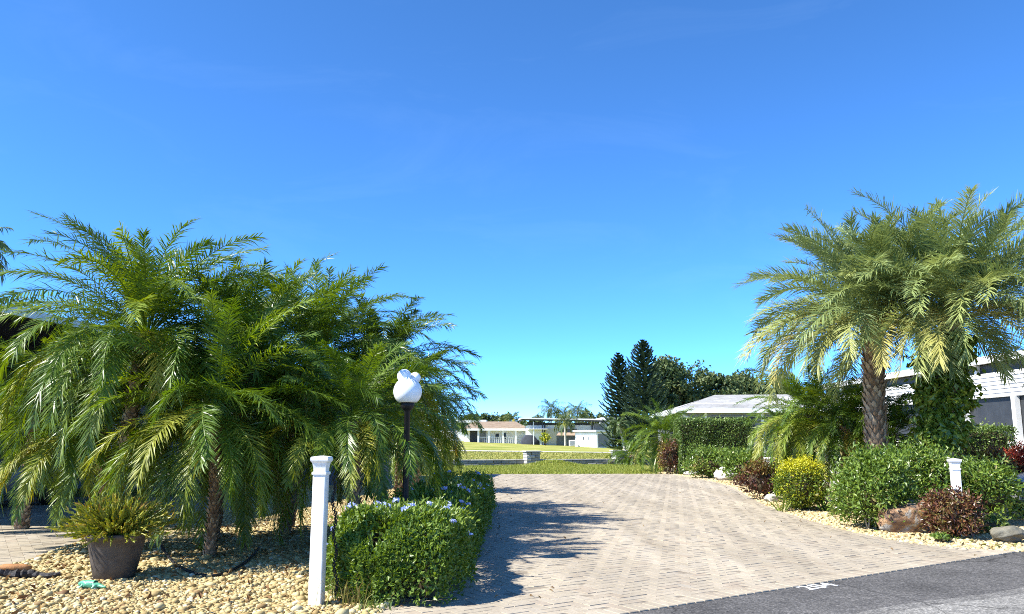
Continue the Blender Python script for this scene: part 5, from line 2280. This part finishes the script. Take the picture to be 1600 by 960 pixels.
# far palms
QP = 'feather palms around the far houses'
for (lab, px, cy, Y, L, nf, sd, gpy, cm) in (
        ('left tall feather palm rising behind the flat roofed house', 861, 640, 140, 3.0, 30, 211, 695, None),
        ('right tall feather palm rising behind the flat roofed house', 902, 643, 136, 2.6, 30, 212, 695, None),
        ('middle feather palm between the two tall ones behind the flat roof', 880, 648, 142, 2.4, 26, 215, 695, None),
        ('feather palm with a slim pale trunk in front of the garage opening', 883, 658, 108, 2.0, 22, 213, 697, None),
        ('yellow green feather palm behind the tan roof', 801, 655, 132, 2.0, 30, 214, 690, None)):
    c = D(px, cy, Y)
    g = float(hgt(c[0], Y))
    palm(lab, (c[0], Y, g), c, L, nf, sd, 'queen', 3 if sd in (213, 214) else 0, .13, QP, elev_low=-.5)
# small curved palm by the right pillar
c = D(966, 664, 60)
g = float(hgt(c[0], 60))
palm('small palm with a leaning pale trunk left of the cycad', (D(977, 700, 60)[0], 60, g), c, 1.0, 20, 220, 'queen', 1, .1, QP, elev_low=-.5, bow=.3)
# small yellowish bush tree by the white house
b = D(852, 698, 107)
g = float(hgt(b[0], 107))
tree('small yellow green tree in front of the white wall', (b[0], 107, g), D(852, 676, 107)[2] - g, 1.9, 230, M['duranta'], 420, .22, .2, None, trunk_r=.05)
# far wood on the horizon
rgf = np.random.default_rng(240)
mb = MB()
n = 26000
x = rgf.uniform(-420, 420, n)
y = 420 + rgf.uniform(0, 40, n)
top = 7 + 2.2 * np.sin(x * .05) + 1.6 * np.sin(x * .13 + 1) + 1.2 * np.sin(x * .31)
P = np.stack([x, y, hgt(x, y) + top * rgf.uniform(0, 1, n) ** .6], -1)
leaf_cloud(mb, P, np.tile([0, -.7, .7], (n, 1)), 1.9, rgf, .8, out=.3)
tag(mb.build('far_wood', M['oak']), 'dark distant wood along the horizon', 'wood', kind='stuff')

# ---------------------------------------------------------------- sky and sun
w = bpy.data.worlds.new('World')
sc.world = w
w.use_nodes = True
nt = w.node_tree
bg = nt.nodes['Background']
sky = nt.nodes.new('ShaderNodeTexSky')
sky.sky_type = 'NISHITA'
sky.sun_disc = False
sky.sun_elevation = R(SUN_EL)
az = math.atan2(SUN_AZ[0], SUN_AZ[1])
sky.sun_rotation = az
sky.dust_density = 0.0
sky.altitude = 8000
sky.air_density = 1.0
sky.ozone_density = 7.0
hs = nt.nodes.new('ShaderNodeHueSaturation')
hs.inputs['Saturation'].default_value = 1.1
hs.inputs['Hue'].default_value = .497
hs.inputs['Value'].default_value = 1.5
nt.links.new(sky.outputs[0], hs.inputs['Color'])
tc = nt.nodes.new('ShaderNodeTexCoord')
mp = nt.nodes.new('ShaderNodeMapping')
mp.inputs['Scale'].default_value = (2.2, 2.2, 7.0)
mp.inputs['Rotation'].default_value = (.5, .25, .4)
nt.links.new(tc.outputs['Generated'], mp.inputs['Vector'])
cn = noise(nt, 1.6, 9, .62, mp.outputs[0])
cn.inputs['Distortion'].default_value = .8
cr_ = ramp(nt, [(.52, (0, 0, 0)), (.9, (.03, .03, .03))])
nt.links.new(cn.outputs[0], cr_.inputs[0])
skyc = mixc(nt, cr_.outputs[0], hs.outputs[0], (5.0, 6.6, 8.0))
nt.links.new(skyc, bg.inputs['Color'])
bg.inputs['Strength'].default_value = .15
su = bpy.data.lights.new('sun', 'SUN')
su.energy = 5.0
su.angle = R(.53)
su.color = (1, .965, .88)
so = bpy.data.objects.new('sun', su)
col.objects.link(so)
sd_ = unit(np.array(SUN_AZ)) * math.cos(R(SUN_EL))
tosun = Vector((sd_[0], sd_[1], math.sin(R(SUN_EL))))
so.rotation_euler = tosun.to_track_quat('Z', 'Y').to_euler()
so.location = (-20, -5, 30)

cam = bpy.data.cameras.new('camera')
cam.sensor_width = 36
cam.lens = FPX / 1600 * 36
cam.clip_end = 5000
co = bpy.data.objects.new('camera', cam)
col.objects.link(co)
co.location = (0, 0, CAM_Z)
co.rotation_euler = (R(90) + PITCH, 0, 0)
sc.camera = co
sc.render.resolution_x, sc.render.resolution_y = 1024, 614
sc.view_settings.view_transform = 'Standard'
sc.view_settings.look = 'None'
sc.view_settings.exposure = 1.14
sc.view_settings.gamma = 1
sc.cycles.max_bounces = 8
sc.cycles.transparent_max_bounces = 8
sc.cycles.use_denoising = False
sc.cycles.denoising_prefilter = 'ACCURATE'
sc.cycles.filter_width = 1.0
